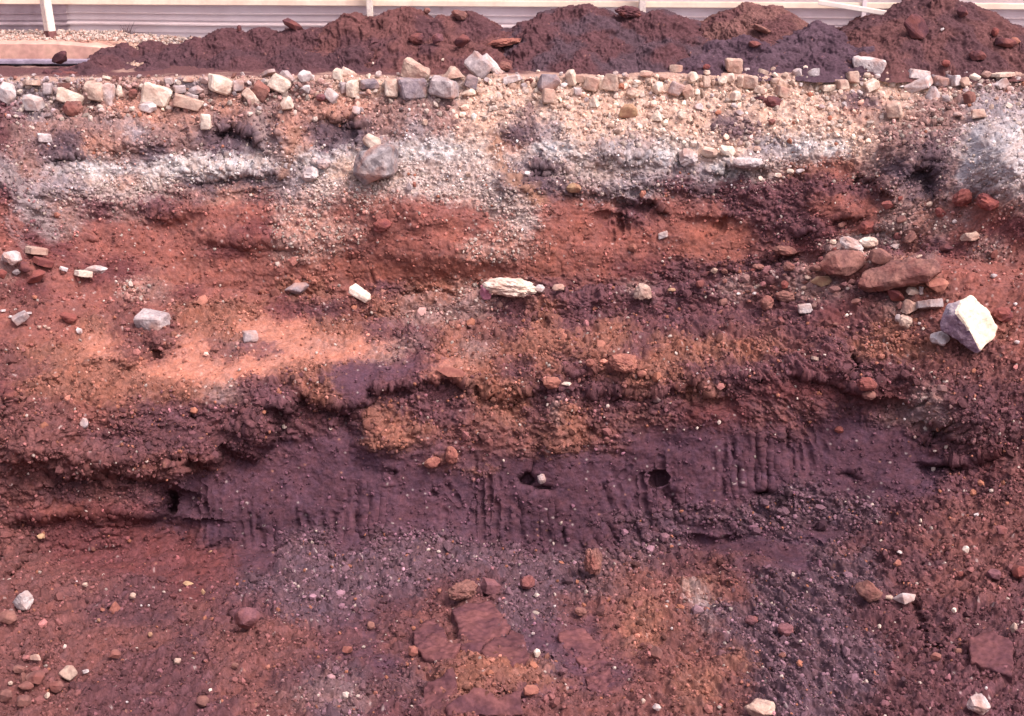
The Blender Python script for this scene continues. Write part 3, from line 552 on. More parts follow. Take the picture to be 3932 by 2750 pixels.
# ------------------------------------------------------------------ plain materials
def mat(name, c, rough=.85, c2=None, scale=12, bump=.25, spec=.25, dist=.012, metal=0, lo=.38, hi=.62, fine=.16, dust=None):
    mt = bpy.data.materials.new(name); mt.use_nodes = True; n = mt.node_tree.nodes; l = mt.node_tree.links
    b = n['Principled BSDF']; b.inputs['Roughness'].default_value = rough; b.inputs['Specular IOR Level'].default_value = spec; b.inputs['Metallic'].default_value = metal
    tc = n.new('ShaderNodeTexCoord'); oi = n.new('ShaderNodeObjectInfo')
    ad = n.new('ShaderNodeVectorMath'); ad.operation = 'ADD'; sc_ = n.new('ShaderNodeMath'); sc_.operation = 'MULTIPLY'; sc_.inputs[1].default_value = 37.0
    l.new(oi.outputs['Random'], sc_.inputs[0]); l.new(tc.outputs['Object'], ad.inputs[0]); l.new(sc_.outputs[0], ad.inputs[1])
    n1 = n.new('ShaderNodeTexNoise'); n1.inputs['Scale'].default_value = scale; n1.inputs['Detail'].default_value = 6; n1.inputs['Roughness'].default_value = .65; l.new(ad.outputs[0], n1.inputs['Vector'])
    cr = n.new('ShaderNodeValToRGB'); cr.color_ramp.elements[0].position = lo; cr.color_ramp.elements[1].position = hi
    cr.color_ramp.elements[0].color = (*lin(c2 if c2 else tuple(v * .72 for v in c)), 1); cr.color_ramp.elements[1].color = (*lin(c), 1); l.new(n1.outputs['Fac'], cr.inputs[0])
    n3 = n.new('ShaderNodeTexNoise'); n3.inputs['Scale'].default_value = scale * 7; n3.inputs['Detail'].default_value = 4; l.new(ad.outputs[0], n3.inputs['Vector'])
    mr = n.new('ShaderNodeMapRange'); mr.inputs['From Min'].default_value = .3; mr.inputs['From Max'].default_value = .7; mr.inputs['To Min'].default_value = 1 - fine; mr.inputs['To Max'].default_value = 1 + fine; l.new(n3.outputs['Fac'], mr.inputs['Value'])
    mr2 = n.new('ShaderNodeMapRange'); mr2.inputs['To Min'].default_value = .9; mr2.inputs['To Max'].default_value = 1.08; l.new(oi.outputs['Random'], mr2.inputs['Value'])
    mm = n.new('ShaderNodeMath'); mm.operation = 'MULTIPLY'; l.new(mr.outputs[0], mm.inputs[0]); l.new(mr2.outputs[0], mm.inputs[1])
    mx = n.new('ShaderNodeVectorMath'); mx.operation = 'SCALE'; l.new(cr.outputs[0], mx.inputs[0]); l.new(mm.outputs[0], mx.inputs['Scale']); l.new(mx.outputs[0], b.inputs['Base Color'])
    if dust:
        nd = n.new('ShaderNodeTexNoise'); nd.inputs['Scale'].default_value = scale * .7; nd.inputs['Detail'].default_value = 5; l.new(ad.outputs[0], nd.inputs['Vector'])
        rd_ = n.new('ShaderNodeMapRange'); rd_.inputs['From Min'].default_value = .46; rd_.inputs['From Max'].default_value = .66; rd_.inputs['To Max'].default_value = .75; l.new(nd.outputs['Fac'], rd_.inputs['Value'])
        mxx = n.new('ShaderNodeMix'); mxx.data_type = 'RGBA'; l.new(rd_.outputs[0], mxx.inputs['Factor']); l.new(mx.outputs[0], mxx.inputs['A']); mxx.inputs['B'].default_value = (*lin(dust), 1); l.new(mxx.outputs['Result'], b.inputs['Base Color'])
    bp = n.new('ShaderNodeBump'); bp.inputs['Strength'].default_value = bump; bp.inputs['Distance'].default_value = dist
    n2 = n.new('ShaderNodeTexNoise'); n2.inputs['Scale'].default_value = scale * 3; n2.inputs['Detail'].default_value = 6; l.new(ad.outputs[0], n2.inputs['Vector']); l.new(n2.outputs['Fac'], bp.inputs['Height']); l.new(bp.outputs[0], b.inputs['Normal'])
    return mt
TONE = {
 'cream': ('cream', (226, 214, 196), (196, 176, 156)), 'white': ('white', (214, 206, 200), (158, 146, 144)), 'tan': ('tan', (196, 174, 154), (154, 130, 118)),
 'grey': ('grey', (180, 168, 164), (138, 126, 126)), 'dark': ('dark grey', (144, 132, 132), (104, 94, 100)), 'brown': ('brown', (142, 102, 90), (104, 72, 68)),
 'yellow': ('yellowish', (188, 158, 122), (148, 116, 90)), 'orange': ('orange', (164, 112, 94), (132, 84, 74)), 'red': ('red', (142, 82, 72), (106, 60, 60)),
 'maroon': ('dark maroon', (100, 64, 66), (72, 46, 52)), 'pink': ('pink', (184, 124, 140), (150, 96, 112)), 'plum': ('purple brown', (124, 84, 86), (96, 64, 70)), 'blue': ('blue grey', (160, 152, 150), (110, 102, 104))}
MT = {k: mat(k + '_stone', v[1], c2=v[2], scale=9, bump=.5, dust=(168, 128, 112) if k in ('cream', 'white', 'tan', 'grey', 'dark', 'blue') else (128, 78, 70)) for k, v in TONE.items()}
for k in ('red', 'maroon', 'orange', 'plum', 'brown'): MT[k].node_tree.nodes['Principled BSDF'].inputs['Roughness'].default_value = .97

# ------------------------------------------------------------------ stone shapes
def finish(bm, size, rnd, detail, bumpy, bevel=.06):
    bmesh.ops.recalc_face_normals(bm, faces=bm.faces)
    if bevel:
        try: bmesh.ops.bevel(bm, geom=list(bm.edges), offset=bevel * size, segments=1, affect='EDGES', clamp_overlap=True)
        except Exception: pass
    bmesh.ops.triangulate(bm, faces=bm.faces)
    for _ in range({0: 0, 1: 2, 2: 3, 3: 6}[detail]):
        es = [e for e in bm.edges if e.calc_length() > size * {1: .35, 2: .22, 3: .12}[detail]]
        if not es or len(bm.faces) > 9000: break
        bmesh.ops.subdivide_edges(bm, edges=es, cuts=1)
        bmesh.ops.triangulate(bm, faces=bm.faces); bmesh.ops.beautify_fill(bm, faces=bm.faces, edges=[e for e in bm.edges if e.is_manifold and e.calc_face_angle(0) < .05])
    sx = Vector((rnd.uniform(0, 50), rnd.uniform(0, 50), rnd.uniform(0, 50)))
    bm.normal_update()
    for v in bm.verts:
        p = v.co / size
        k = mnoise.fractal(p * 2.2 + sx, .9, 2.1, 4) * bumpy + abs(mnoise.noise(p * 7 + sx)) * bumpy * .35
        v.co += v.normal * k * size
def hull(pts):
    bm = bmesh.new()
    for p in pts: bm.verts.new(p)
    r = bmesh.ops.convex_hull(bm, input=bm.verts)
    dead = [g for g in r['geom_interior'] if isinstance(g, bmesh.types.BMVert)] + [g for g in r['geom_unused'] if isinstance(g, bmesh.types.BMVert)]
    if dead: bmesh.ops.delete(bm, geom=list(set(dead)), context='VERTS')
    return bm
def stone_mesh(kind, w_, d_, h_, seed, detail):
    rnd = random.Random(seed); J = lambda a: rnd.uniform(-a, a)
    if kind == 'block':
        pts = [Vector(((sx * .5 + J(.13)) * w_, (sy * .5 + J(.12)) * d_, (sz * .5 + J(.12)) * h_)) for sx in (-1, 1) for sy in (-1, 1) for sz in (-1, 1)]
        pts = pts[:-1] + [pts[-1] * .86, Vector((J(.2) * w_, -.56 * d_, J(.2) * h_))]
        bm = hull(pts); finish(bm, min(w_, d_, h_), rnd, detail, .05, .09)
    elif kind == 'slab':
        pts = []
        for a in range(7):
            t = a / 7 * 6.283 + J(.25); r = .5 + J(.06)
            for sz in (-1, 1): pts.append(Vector((math.cos(t) * w_ * r, math.sin(t) * d_ * r, (sz * .5 + J(.08)) * h_)))
        bm = hull(pts); finish(bm, max(min(w_, h_) * .8, .3 * max(w_, h_)), rnd, detail, .04, .04)
    elif kind == 'shard':
        pts = []
        for a in range(9):
            v = Vector((J(1), J(1), J(1))).normalized() * rnd.uniform(.78, 1); pts.append(Vector((v.x * w_ * .56, v.y * d_ * .56, v.z * h_ * .56)))
        for ax in ((1, 0, 0), (-1, 0, 0), (0, 0, 1), (0, 0, -1)): pts.append(Vector((ax[0] * w_ * .5, J(.15) * d_, ax[2] * h_ * .5)))
        bm = hull(pts); finish(bm, min(w_, d_, h_), rnd, detail, .03, .04)
    elif kind == 'cobble':
        pts = []
        for a in range(26):
            v = Vector((J(1), J(1), J(1))).normalized() * (1 + J(.07)); pts.append(Vector((v.x * w_ * .5, v.y * d_ * .5, v.z * h_ * .5)))
        bm = hull(pts); finish(bm, min(w_, d_, h_), rnd, detail, .03, .10)
    elif kind == 'lump':
        pts = []
        for a in range(26):
            v = Vector((J(1), J(1), J(1))).normalized() * (1 + J(.07)); pts.append(Vector((v.x * w_ * .52, v.y * d_ * .5, v.z * h_ * .52)))
        bm = hull(pts); finish(bm, min(w_, d_, h_), rnd, 3, .075, .06)
    elif kind == 'wedge':
        detail = max(detail, 2)
        pts = [Vector((-.5 * w_, -.4 * d_, -.5 * h_)), Vector((.5 * w_, -.5 * d_, -.46 * h_)), Vector((-.46 * w_, .45 * d_, -.5 * h_)), Vector((.46 * w_, .4 * d_, -.5 * h_)), Vector((J(.12) * w_, -.12 * d_, .5 * h_)), Vector((J(.12) * w_ + .05 * w_, .3 * d_, .48 * h_))]
        pts += [Vector((J(.3) * w_, -.4 * d_, J(.25) * h_)) for _ in range(3)]
        bm = hull(pts); finish(bm, min(w_, d_, h_), rnd, detail, .07, .06)
    else:  # clod: rough lump of earth
        bm = bmesh.new(); bmesh.ops.create_icosphere(bm, subdivisions={0: 2, 1: 2, 2: 3, 3: 5}[detail], radius=.5)
        sx = Vector((J(50), J(50), J(50)))
        for v in bm.verts:
            p = v.co * 2; k = .98 + .30 * mnoise.fractal(p * 1.1 + sx, .9, 2.1, 3) + .13 * mnoise.fractal(p * 3.6 + sx, .7, 2.2, 5) + .07 * abs(mnoise.noise(p * 9 + sx))
            q = v.co * k; q.x = math.copysign(abs(q.x * 2) ** .85 / 2, q.x); v.co = Vector((q.x * w_, q.y * d_, q.z * h_))
    me = bpy.data.meshes.new('stone'); bm.to_mesh(me); bm.free()
    if kind in ('cobble', 'clod'):
        me.polygons.foreach_set('use_smooth', [False] * len(me.polygons))
    return me
FRONT = {'A2 1032': .30}
def add_stone(name, t, x, y, w_, h_, kind, tone, rot=0, label=None, cat='stone', group=None, sink=.12, yaw=None, Yabs=None, depth=None, seed=None):
    if group == R_ and not t == 'A0': k_s = .94 if label else .84; w_ *= k_s; h_ *= k_s
    px, row = tp(t, x, y); wp, hp = w_ / ZF, h_ / ZF
    rd = random.Random(int(px * 131 + row * 17))
    if Yabs is None: Yabs = groundY(px, row + hp * .38)
    p0 = point(px, row, Yabs); dep = (p0.y * CP - (p0.z - H) * SP)
    W_, H_ = wp * dep / F, hp * dep / F
    D_ = depth * S if depth else (W_ + H_) / 2 * rd.uniform(.8, 1.1) if kind != 'slab' else W_ * .8
    if kind == 'slab': H_ = H_ * .85
    big_ = max(wp, hp)
    me = stone_mesh(kind, W_, D_, H_, seed or rd.randint(0, 10 ** 6), 3 if big_ > 26 else 2 if big_ > 11 else 1 if big_ > 6 else 0)
    me.name = name; me.materials.append(MT[tone])
    o = bpy.data.objects.new(name, me); C.objects.link(o)
    sink = sink - FRONT.get(f'{t} {int(x)}', 0) + rd.uniform(-.05, .14) + (.16 if group == R_ and rd.random() < .55 else 0); p = point(px, row, Yabs - D_ * (.28 - sink)); o.location = p
    o.rotation_euler = (rd.uniform(-.2, .2) - (.25 if kind == 'slab' else 0), math.radians(rot), math.radians(yaw if yaw is not None else rd.uniform(-28, 28)))
    STONES.append((o, px, row, wp, hp, kind, tone, label)); tag(o, label, cat, group); return o
STONES = []
R_ = 'broken paving stones along the cut edge'; L_ = 'loose stones lying on the red ledge'; N_ = 'stones and clods on the nearest slope'; U_ = 'stones stuck in the upper cut face'
LIST = """
A1 45 630 150 170 cobble white 0 R|large pale grey boulder at the far left end of the rubble edge
A1 225 695 190 165 cobble white 10 R
A1 215 560 160 46 slab tan -5 R
A1 325 600 66 100 block grey 4 R
A1 375 610 55 66 cobble grey 0 R
A1 478 652 185 84 block cream 24 R|cream oblong block tilting down to the side above a rusty brown lump
A1 492 735 136 120 clod brown 0 R|rusty brown lump of earth under the tilting cream block
A1 440 575 120 44 slab brown 0 R
A1 580 650 70 150 shard grey 12 R
A1 640 610 130 110 block tan 0 R|tan grey block set square in the rubble edge beside a narrow upright stone
A1 735 630 78 150 block white 2 R|narrow upright whitish stone beside the tan grey square block
A1 805 615 70 110 cobble cream -6 R
A1 895 630 70 80 clod brown 0 R
A1 1060 645 185 150 block cream 12 R|big cream block with a bright white top and shaded front face
A1 992 722 150 86 cobble white 0 R|smooth whitish boulder half buried below the big cream block
A1 890 730 62 38 cobble cream 0 R
A1 1210 600 90 60 block grey 0 R
A1 1325 605 150 80 cobble grey -4 R
A1 1292 642 110 26 slab white 14 R
A1 1268 688 180 72 block tan 16 R|flat oblong tan grey block leaning down beside a thin white flake
A1 1376 706 52 38 shard white 0 R
A1 1480 572 150 125 block cream 22 R|large faceted cream and tan stone standing high in the rubble edge
A1 1597 578 84 84 block grey 0 R
A1 1270 535 110 52 cobble tan 0 R
A1 1378 540 90 70 shard grey -30 R
A1 1690 650 128 62 block cream 46 R|cream oblong stone standing on its end like a leaning brick
A1 1757 612 112 104 block brown 30 R|dull brown square block between the leaning brick and a bright cream stone
A1 1882 562 134 100 block cream 28 R|bright cream stone with a tan side below the dark soil heap
A1 1940 520 110 56 block grey 40 R
A1 1800 500 140 30 slab grey -28 R|long thin grey stone splinter lying like a ramp on the rubble
A1 2048 512 112 96 cobble white 0 R|pale knobbly boulder at the top of the rubble against the dark heap
A1 2102 522 40 50 cobble white 0 R
A1 2055 600 96 86 cobble white 0 R
A1 1926 702 112 130 cobble cream 0 R|round cream boulder protruding from orange earth below the rubble
A1 2160 656 84 64 clod plum 0 R
A1 2232 642 110 88 block white 38 R
A1 2275 500 62 80 block cream 0 R
A1 2000 580 46 40 shard white 0 R
A1 725 528 76 22 slab cream 18 R|small cream flake lying alone on the dark soil in front of the heap
A1 755 776 50 28 cobble white 0 R
A1 680 742 62 36 cobble white 0 R
A1 1740 730 50 50 shard grey 0 R
A1 600 560 50 30 shard white 0 R
A1 150 575 60 40 shard white 0 R
A1 360 665 50 44 shard white 0 R
A2 505 478 190 112 block tan 24 R|pale brown block tilted on top of the rubble next to a small trapezoid stone
A2 752 482 150 84 wedge tan 0 R|small trapezoid tan stone between the pale brown block and the big pitched stone
A2 922 452 150 140 block grey 42 R|biggest grey stone standing on its corner with a pointed top on the rubble edge
A2 1032 462 210 50 block white 46 R|long white flagstone leaning against the pointed grey stone
A2 1150 530 132 56 block white -14 R
A2 872 552 96 96 block dark 20 R
A2 852 622 136 66 cobble cream 0 R
A2 690 592 196 124 block grey 2 R|wide flat fronted pinkish grey kerb block set in the cut edge
A2 470 592 196 136 block dark 0 R|wide darker grey kerb block set in the cut edge
A2 338 590 110 140 block cream 4 R
A2 190 568 140 70 block dark 0 R
A2 160 625 100 40 cobble white 0 R
A2 76 592 80 130 block cream 0 R
A2 10 592 50 80 block grey 0 R
A2 45 492 100 52 block cream 26 R|small cream wedge perched on the rubble line with dark soil behind
A2 95 745 90 90 shard grey -30 R
A2 1390 560 170 160 cobble dark 0 R|large rounded dark grey boulder overhanging the cut edge
A2 1396 655 84 110 block tan 8 R|tan block standing directly under the rounded dark grey boulder
A2 1545 520 72 110 block cream -8 R
A2 1592 612 100 70 shard white 40 R
A2 1500 572 74 40 cobble white 0 R
A2 1604 530 72 60 block tan 0 R
A2 1690 556 112 96 block tan 14 R
A2 1752 556 60 112 block cream -10 R
A2 1816 556 92 108 block tan 0 R|upright tan grey block like a brick in the middle of the rubble edge
A2 1702 672 78 92 wedge cream 0 R|cream pointed stone buried in bright sand below the rubble edge
A2 1922 748 160 112 cobble yellow 0 R|big yellow and tan stone embedded in the bright sandy slope
A2 2045 498 140 56 cobble tan 0 R
A2 1990 556 76 50 cobble cream 0 R
A2 2130 592 96 110 cobble cream 12 R
A2 1960 625 110 84 clod tan 0 R
A2 2250 595 104 100 block grey 24 R
A2 2250 462 110 64 slab tan 0 R
A2 2170 520 96 54 cobble tan 0 R
A2 2120 772 116 84 wedge cream 0 R
A2 2290 775 70 66 cobble cream 0 R
A2 1270 545 100 50 shard brown 0 R
A2 1230 580 60 60 shard grey 0 R
A2 130 740 60 60 shard grey 20 R
A3 345 436 110 98 block tan 0 R|tan drum shaped block standing alone on top of the rubble edge
A3 65 522 92 106 cobble cream 0 R
A3 155 552 52 84 block tan 0 R
A3 265 540 80 100 cobble cream 0 R
A3 322 522 72 90 cobble cream 0 R
A3 390 540 46 108 block tan 0 R
A3 460 546 100 104 block tan 0 R
A3 35 616 92 106 block tan -20 R
A3 96 624 66 66 cobble cream 0 R
A3 356 644 92 80 cobble cream 0 R|bright creamy square stone glowing below the drum shaped block
A3 515 602 60 60 block cream 20 R
A3 668 620 96 74 block tan 18 R
A3 196 642 42 34 cobble white 0 R
A3 605 684 120 72 clod maroon 8 R|dark red brown rounded clod lying in bright sand
A3 515 660 90 28 slab maroon 0 R
A3 770 488 100 72 cobble grey 0 R
A3 825 458 50 44 cobble cream 0 R
A3 885 492 124 72 cobble blue -20 R|smooth blue grey cobble leaning on the rubble with a small cream pebble above
A3 860 592 60 70 wedge tan 0 R
A3 932 540 100 60 cobble cream -20 R
A3 976 590 92 50 block cream 0 R
A3 1066 565 90 80 block tan 0 R
A3 1140 520 92 80 block tan 0 R
A3 1262 440 205 112 block white 6 R|largest pinkish white cut block standing above the rubble before the dark heap
A3 1240 505 60 50 cobble cream 0 R
A3 1310 512 62 44 cobble grey 0 R
A3 1262 572 110 62 block cream -24 R
A3 1592 502 150 56 block white 8 R|white slab on top of another white slab in the rubble edge
A3 1590 565 170 66 block white -24 R|large bright white slab sloping up under the smaller white slab
A3 1682 622 110 96 wedge grey 0 R|greyish cream pyramid shaped stone in front of the white slabs
A3 1730 545 120 80 block dark 0 R
A3 1790 540 52 90 block dark 0 R
A3 1838 545 60 80 block white 0 R
A3 1900 550 92 84 cobble tan 0 R
A3 2130 502 240 30 slab cream -4 R|long cream flagstone at the end of the rubble edge beyond the white slabs
A3 1422 738 112 110 block tan -14 R|tan cube stone lying tilted on the sandy slope
A3 1990 762 104 66 block cream -12 R
A3 1850 770 84 48 cobble white 0 R
A3 1925 655 110 120 cobble brown 0 R
A3 110 715 90 60 cobble white 0 R
A3 50 440 60 30 slab cream 0 R
A3 430 470 60 40 cobble grey 0 R
A3 545 485 90 36 slab tan 20 R
A3 620 545 80 60 cobble tan 0 R
A3 690 500 60 40 shard tan 0 R
A3 1390 545 110 60 cobble tan 0 R
A3 2040 500 110 60 cobble grey 10 R
A3 2200 600 70 50 cobble white 0 R
B1 305 225 92 50 block white 10 U|small white flake stuck in brown earth high on the cut face
B1 1385 112 66 112 block cream 2 U|cream upright chip like a tooth beside a dark hollow
B1 2085 470 112 96 clod white 0 U|lumpy white clod on the grey band of the cut face
B1 2178 400 96 66 clod grey 0 U
B1 2120 385 60 50 clod white 0 U
B1 1485 432 36 28 cobble white 0 U
B1 385 745 50 44 cobble orange 0 U|tiny red pebble in the face beside the grey dust streak
B1 75 1035 140 100 lump white 0 L|rough grey white stone at the far left end of the red ledge
B1 250 985 150 50 slab tan 10 L
B1 172 1098 100 90 shard maroon 20 L
B1 245 1158 140 86 shard red -20 L|red angular rock in front of the rough grey white stone
B1 292 1062 150 46 slab red 14 L
B1 640 1112 170 66 shard white 0 L|whitish grey slate heap of stone at the foot of the red cliff
B1 560 1140 130 44 slab cream 4 L
B1 430 1108 60 24 slab white 12 L
B1 20 1140 66 70 cobble red 0 L
B1 110 1130 60 46 shard white 0 L
B1 1995 1240 180 86 shard dark -14 L|flat dark purple grey stone at the foot of the red cliff
B2 205 250 130 124 shard cream -24 U|cream white rock resting on top of the big blue grey clod
B2 245 410 360 270 lump blue -22 U|big crumbly blue grey clod hanging on the cut face below a cream rock
B2 1565 562 104 78 cobble yellow 0 U|mustard yellow stone at the boundary of grey and red earth
B2 2026 602 46 66 cobble orange 20 U|small orange pebble hanging over the dark slot in the red cliff
B2 1250 466 52 34 cobble white 0 U
B2 350 580 36 30 cobble white 0 U
B2 455 556 50 70 shard grey 0 U
B2 492 542 30 46 cobble orange 0 U
B2 270 818 124 84 clod red -16 U
B2 130 1276 140 50 block cream 22 L|cream oblong stone lying at the cliff foot before the chalky lump
B2 1130 1228 340 110 clod cream 0 L|chalky cream and white rubble lump in the centre at the cliff foot
B2 968 1262 62 76 block pink 0 L|small pink brick piece at the end of the chalky lump
B2 1246 1240 130 90 shard white 20 L
B2 1330 1240 90 60 shard white -10 L
B2 950 1214 40 30 shard white 0 L
B2 1462 1232 100 50 cobble tan 0 L
B2 2030 1262 116 110 clod tan 0 L|lone tan cubic clod standing at the cliff foot
B2 2165 880 62 36 block white -24 U
B2 2220 1248 62 26 cobble yellow 0 L
B2 1960 968 62 56 clod orange 0 U
B2 560 120 50 50 shard tan -20 U
B2 850 470 46 40 cobble tan 0 U
B3 1075 1068 300 180 lump brown -4 L|large rounded brown boulder below white crumbly stones on the debris slope
B3 1325 1022 170 120 cobble brown 0 L|smaller brown boulder between the large rounded one and the long flat one
B3 1140 945 160 84 clod white 20 L|whitish crumbly stone lying against the top of the large brown boulder
B3 1252 930 120 74 clod cream 0 L
B3 1430 952 72 38 shard white 0 L
B3 1010 925 56 30 clod cream 0 L
B3 1470 1145 580 200 lump brown -20 L|longest flat red brown boulder with tan patches lying on the debris slope
B3 1705 1215 190 84 cobble orange -10 L|smooth orange flat stone just below the longest flat boulder
B3 930 1192 150 76 shard yellow -6 L|pale yellow flat stone with an undercut below the large brown boulder
B3 1550 1257 70 36 block cream 10 L
B3 1603 1252 24 46 block white 0 L
B3 1430 1290 140 90 shard red 30 L
B3 1522 1350 120 76 wedge tan -20 L
B3 1660 1345 180 60 slab grey -8 L
B3 822 1372 84 54 block white -6 L|little whitish cube shaped stone alone on the dark red ledge
B3 2092 1155 48 32 cobble white 0 L
B3 680 985 150 66 clod brown 0 L
B3 710 1092 86 60 clod brown 0 L
B3 1242 832 124 100 clod red 0 L|rough red clod above the whitish crumbly stones
B3 565 1335 90 90 clod brown 0 L
B3 690 1290 130 70 clod brown 0 L
B3 375 1275 32 20 cobble white 0 L
B3 482 1272 34 22 cobble white 0 L
B3 634 1165 26 26 cobble white 0 L
B3 595 1125 24 20 cobble white 0 L
B3 1882 625 130 110 clod red -30 U|red clod on the grey dust slope nearer the pale rock face
B3 2050 660 150 100 clod red 20 U|second red clod on the grey dust slope lower than the first
B3 1830 790 36 36 shard white 0 U
B3 520 500 40 36 cobble cream 0 U
B3 640 480 60 40 cobble cream 0 U
B3 720 450 60 36 cobble cream 0 U
B3 790 450 70 36 cobble white 0 U
B3 180 320 130 80 cobble cream 0 U|rounded cream boulder bulging from the sandy face
B3 300 310 120 80 cobble cream 10 U
B3 40 360 130 110 clod white 0 U
B3 500 300 60 40 cobble cream 0 U
B3 430 390 220 80 lump white 0 U|wide whitish crumbly lump overhanging dark earth on the cut face
B3 600 120 60 44 cobble brown 0 U
C1 1030 145 185 112 block grey 2 L|pale grey block with a tan spot lying on the red ledge
C1 140 126 90 54 block grey -24 L|small grey stone with pebbles beside it on the red ledge
C1 188 92 50 16 slab white 0 L
C1 70 116 32 20 cobble white 0 L
C1 20 74 40 14 slab white 0 L
C1 532 210 44 52 shard white -30 L|tiny white triangular stone below and before the pale grey block
C1 265 184 34 26 cobble tan 0 L
C1 300 181 30 22 cobble tan 0 L
C1 326 193 30 24 cobble tan 0 L
C1 156 156 36 28 cobble brown 0 L
C1 1690 246 96 60 block grey 6 L|flat purple grey stone half sunk in bright orange sand
C1 565 832 62 84 shard white 0 N|single whitish stone stuck in the overhanging brown mass
C1 1160 175 40 24 clod maroon 0 L
C1 460 120 120 70 clod red 10 L
C2 650 390 44 48 cobble orange 0 L|small round orange pebble by the smooth sandy patch
C2 740 485 230 56 shard orange 0 L|flat orange clod on the lip above the purple face
C2 1412 560 116 76 clod orange 0 L
C2 1512 568 72 30 shard cream 0 L
C2 1010 515 30 24 cobble brown 0 L
C2 1898 430 180 110 clod orange 0 L
C2 2020 500 70 50 clod orange 0 L
C2 1675 425 60 50 clod orange 0 L
C2 330 715 40 34 clod orange 0 N
C2 610 1095 110 70 clod orange -20 N|orange clod stuck on the smooth purple face
C2 740 1050 80 120 clod orange 0 N
C2 1345 1205 60 70 clod grey 0 N
C3 1728 266 140 104 lump white 20 L|round crumbly whitish stone at the foot of the big cream rock
C3 1445 125 40 60 clod grey 0 L
C3 1500 150 90 84 clod tan 0 L
C3 1590 160 26 22 cobble white 0 L
C3 1890 286 60 28 cobble brown 0 L
C3 2248 286 42 24 cobble white 0 L
C3 1335 380 54 42 cobble orange 0 L
C3 890 395 60 24 slab tan 20 L
C3 1100 105 30 24 cobble cream 0 L
C3 1130 98 26 16 cobble white 0 L
C3 2235 30 30 26 cobble white 0 L
C3 2150 100 130 90 clod red 0 L
C3 1560 925 24 22 cobble white 0 N
C3 1490 805 22 20 cobble white 0 N
C3 1485 700 22 20 cobble white 0 N
C3 1240 570 130 90 clod red 0 N
C3 1255 640 90 60 clod brown 0 N
C3 1050 875 60 50 clod red 0 N
C3 97 497 16 16 cobble white 0 L
C3 1030 165 40 20 cobble brown 0 L
D1 150 625 140 140 lump white -20 N|white patched stone standing in brown soil at the lower left edge
D1 55 735 150 96 cobble brown 0 N|reddish brown cobble below the white patched stone
D1 245 1142 140 92 cobble brown 0 N|largest smooth brown cobble in the cluster of cobbles
D1 155 1138 50 72 wedge brown 0 N
D1 175 1196 116 52 cobble brown 0 N
D1 382 1204 110 84 cobble brown -14 N
D1 462 1108 124 110 shard tan 14 N|angular tan and bluish stone beside the cluster of brown cobbles
D1 130 1080 100 60 cobble brown 0 N
D1 70 1180 36 30 cobble tan 0 N
D1 40 1262 110 86 cobble brown 0 N
D1 155 1300 110 84 cobble brown 0 N
D1 240 1010 110 50 shard tan 0 N
D1 318 1262 40 50 shard tan 0 N
D1 762 668 90 84 wedge orange 0 N|tan orange wedge shaped stone with a smaller pebble above it
D1 892 592 52 44 cobble tan 0 N
D1 573 516 40 36 cobble tan 0 N
D1 690 682 34 30 cobble orange 0 N
D1 662 756 26 34 cobble yellow 0 N
D1 1265 510 76 36 shard yellow 10 N|bright yellowish crumb in the shaded dark red hollow
D1 1366 566 34 44 shard yellow 0 N
D1 1415 293 30 16 shard yellow 0 N
D1 950 658 17 17 cobble white 0 N
D1 1000 656 17 17 cobble white 0 N
D1 770 985 96 70 cobble brown 0 N
D1 1195 1032 62 50 cobble tan 0 N
D1 1580 1062 56 50 cobble brown 0 N
D1 1800 1070 36 36 cobble orange 0 N
D1 1660 745 180 170 lump plum 20 N|big smooth purple brown boulder beside the grey crumbs
D1 575 1100 46 22 slab white -20 N
D1 1415 1226 32 26 cobble cream 0 N
D1 855 1306 20 16 cobble white 0 N
D1 275 192 50 40 clod yellow 0 N
D1 515 496 16 16 cobble white 0 N
D1 1010 850 30 40 cobble yellow 0 N
D1 1360 1300 100 80 cobble brown 0 N
D2 1316 976 50 62 cobble cream 0 N|white oval pebble beside the cracked slabs of earth
D2 1434 660 20 20 cobble white 0 N
D2 1058 530 22 20 cobble white 0 N
D2 1056 716 26 12 slab white 20 N
D2 1290 845 26 22 cobble white 0 N
D2 480 962 86 82 cobble orange 0 N|orange lump against the side of the cracked slabs
D2 1272 1230 120 76 cobble orange 0 N|larger round orange lump in crumbs below the cracked slabs
D2 1312 1166 56 40 cobble orange 0 N
D2 1026 1186 36 32 cobble orange 0 N
D2 1252 502 110 90 clod plum 0 N
D2 196 790 60 66 cobble brown 0 N
D2 40 952 80 54 cobble orange 0 N
D2 230 1246 36 34 cobble orange 0 N
D2 660 558 40 36 cobble orange 0 N
D2 712 312 26 24 cobble orange 0 N
D2 1000 530 90 80 block plum 20 N
D2 820 560 190 110 clod brown -10 N
D2 2118 980 84 110 cobble brown -20 N|upright brown pebble beside the pressed earth plates
D2 2222 810 20 22 cobble white 0 N
D2 2192 630 24 22 shard white 0 N
D2 2120 1342 60 54 cobble white 0 N
D2 2030 1300 34 40 cobble cream 0 N
D2 1610 700 80 56 clod brown 0 N
D2 1965 458 36 30 cobble orange 0 N
D2 1690 360 110 190 clod brown 0 N|pointed tooth of brown crumbly earth rising before the purple face
D3 1990 1320 160 150 lump white 0 N|rough white stone at the very bottom edge of the slope
D3 1490 606 160 96 shard white -20 N|angular whitish stone beside a brown wedge stone
D3 1250 555 190 150 lump brown 34 N|brown wedge stone with a pointed top beside the angular whitish stone
D3 1388 602 62 38 cobble tan 0 N
D3 1350 290 54 34 cobble orange 10 N
D3 1456 299 44 28 cobble white 0 N
D3 1906 280 54 60 shard cream 0 N
D3 525 1345 210 120 lump tan 0 N|pale tan lump of earth at the very bottom edge of the slope
D3 1825 688 36 36 cobble cream 0 N
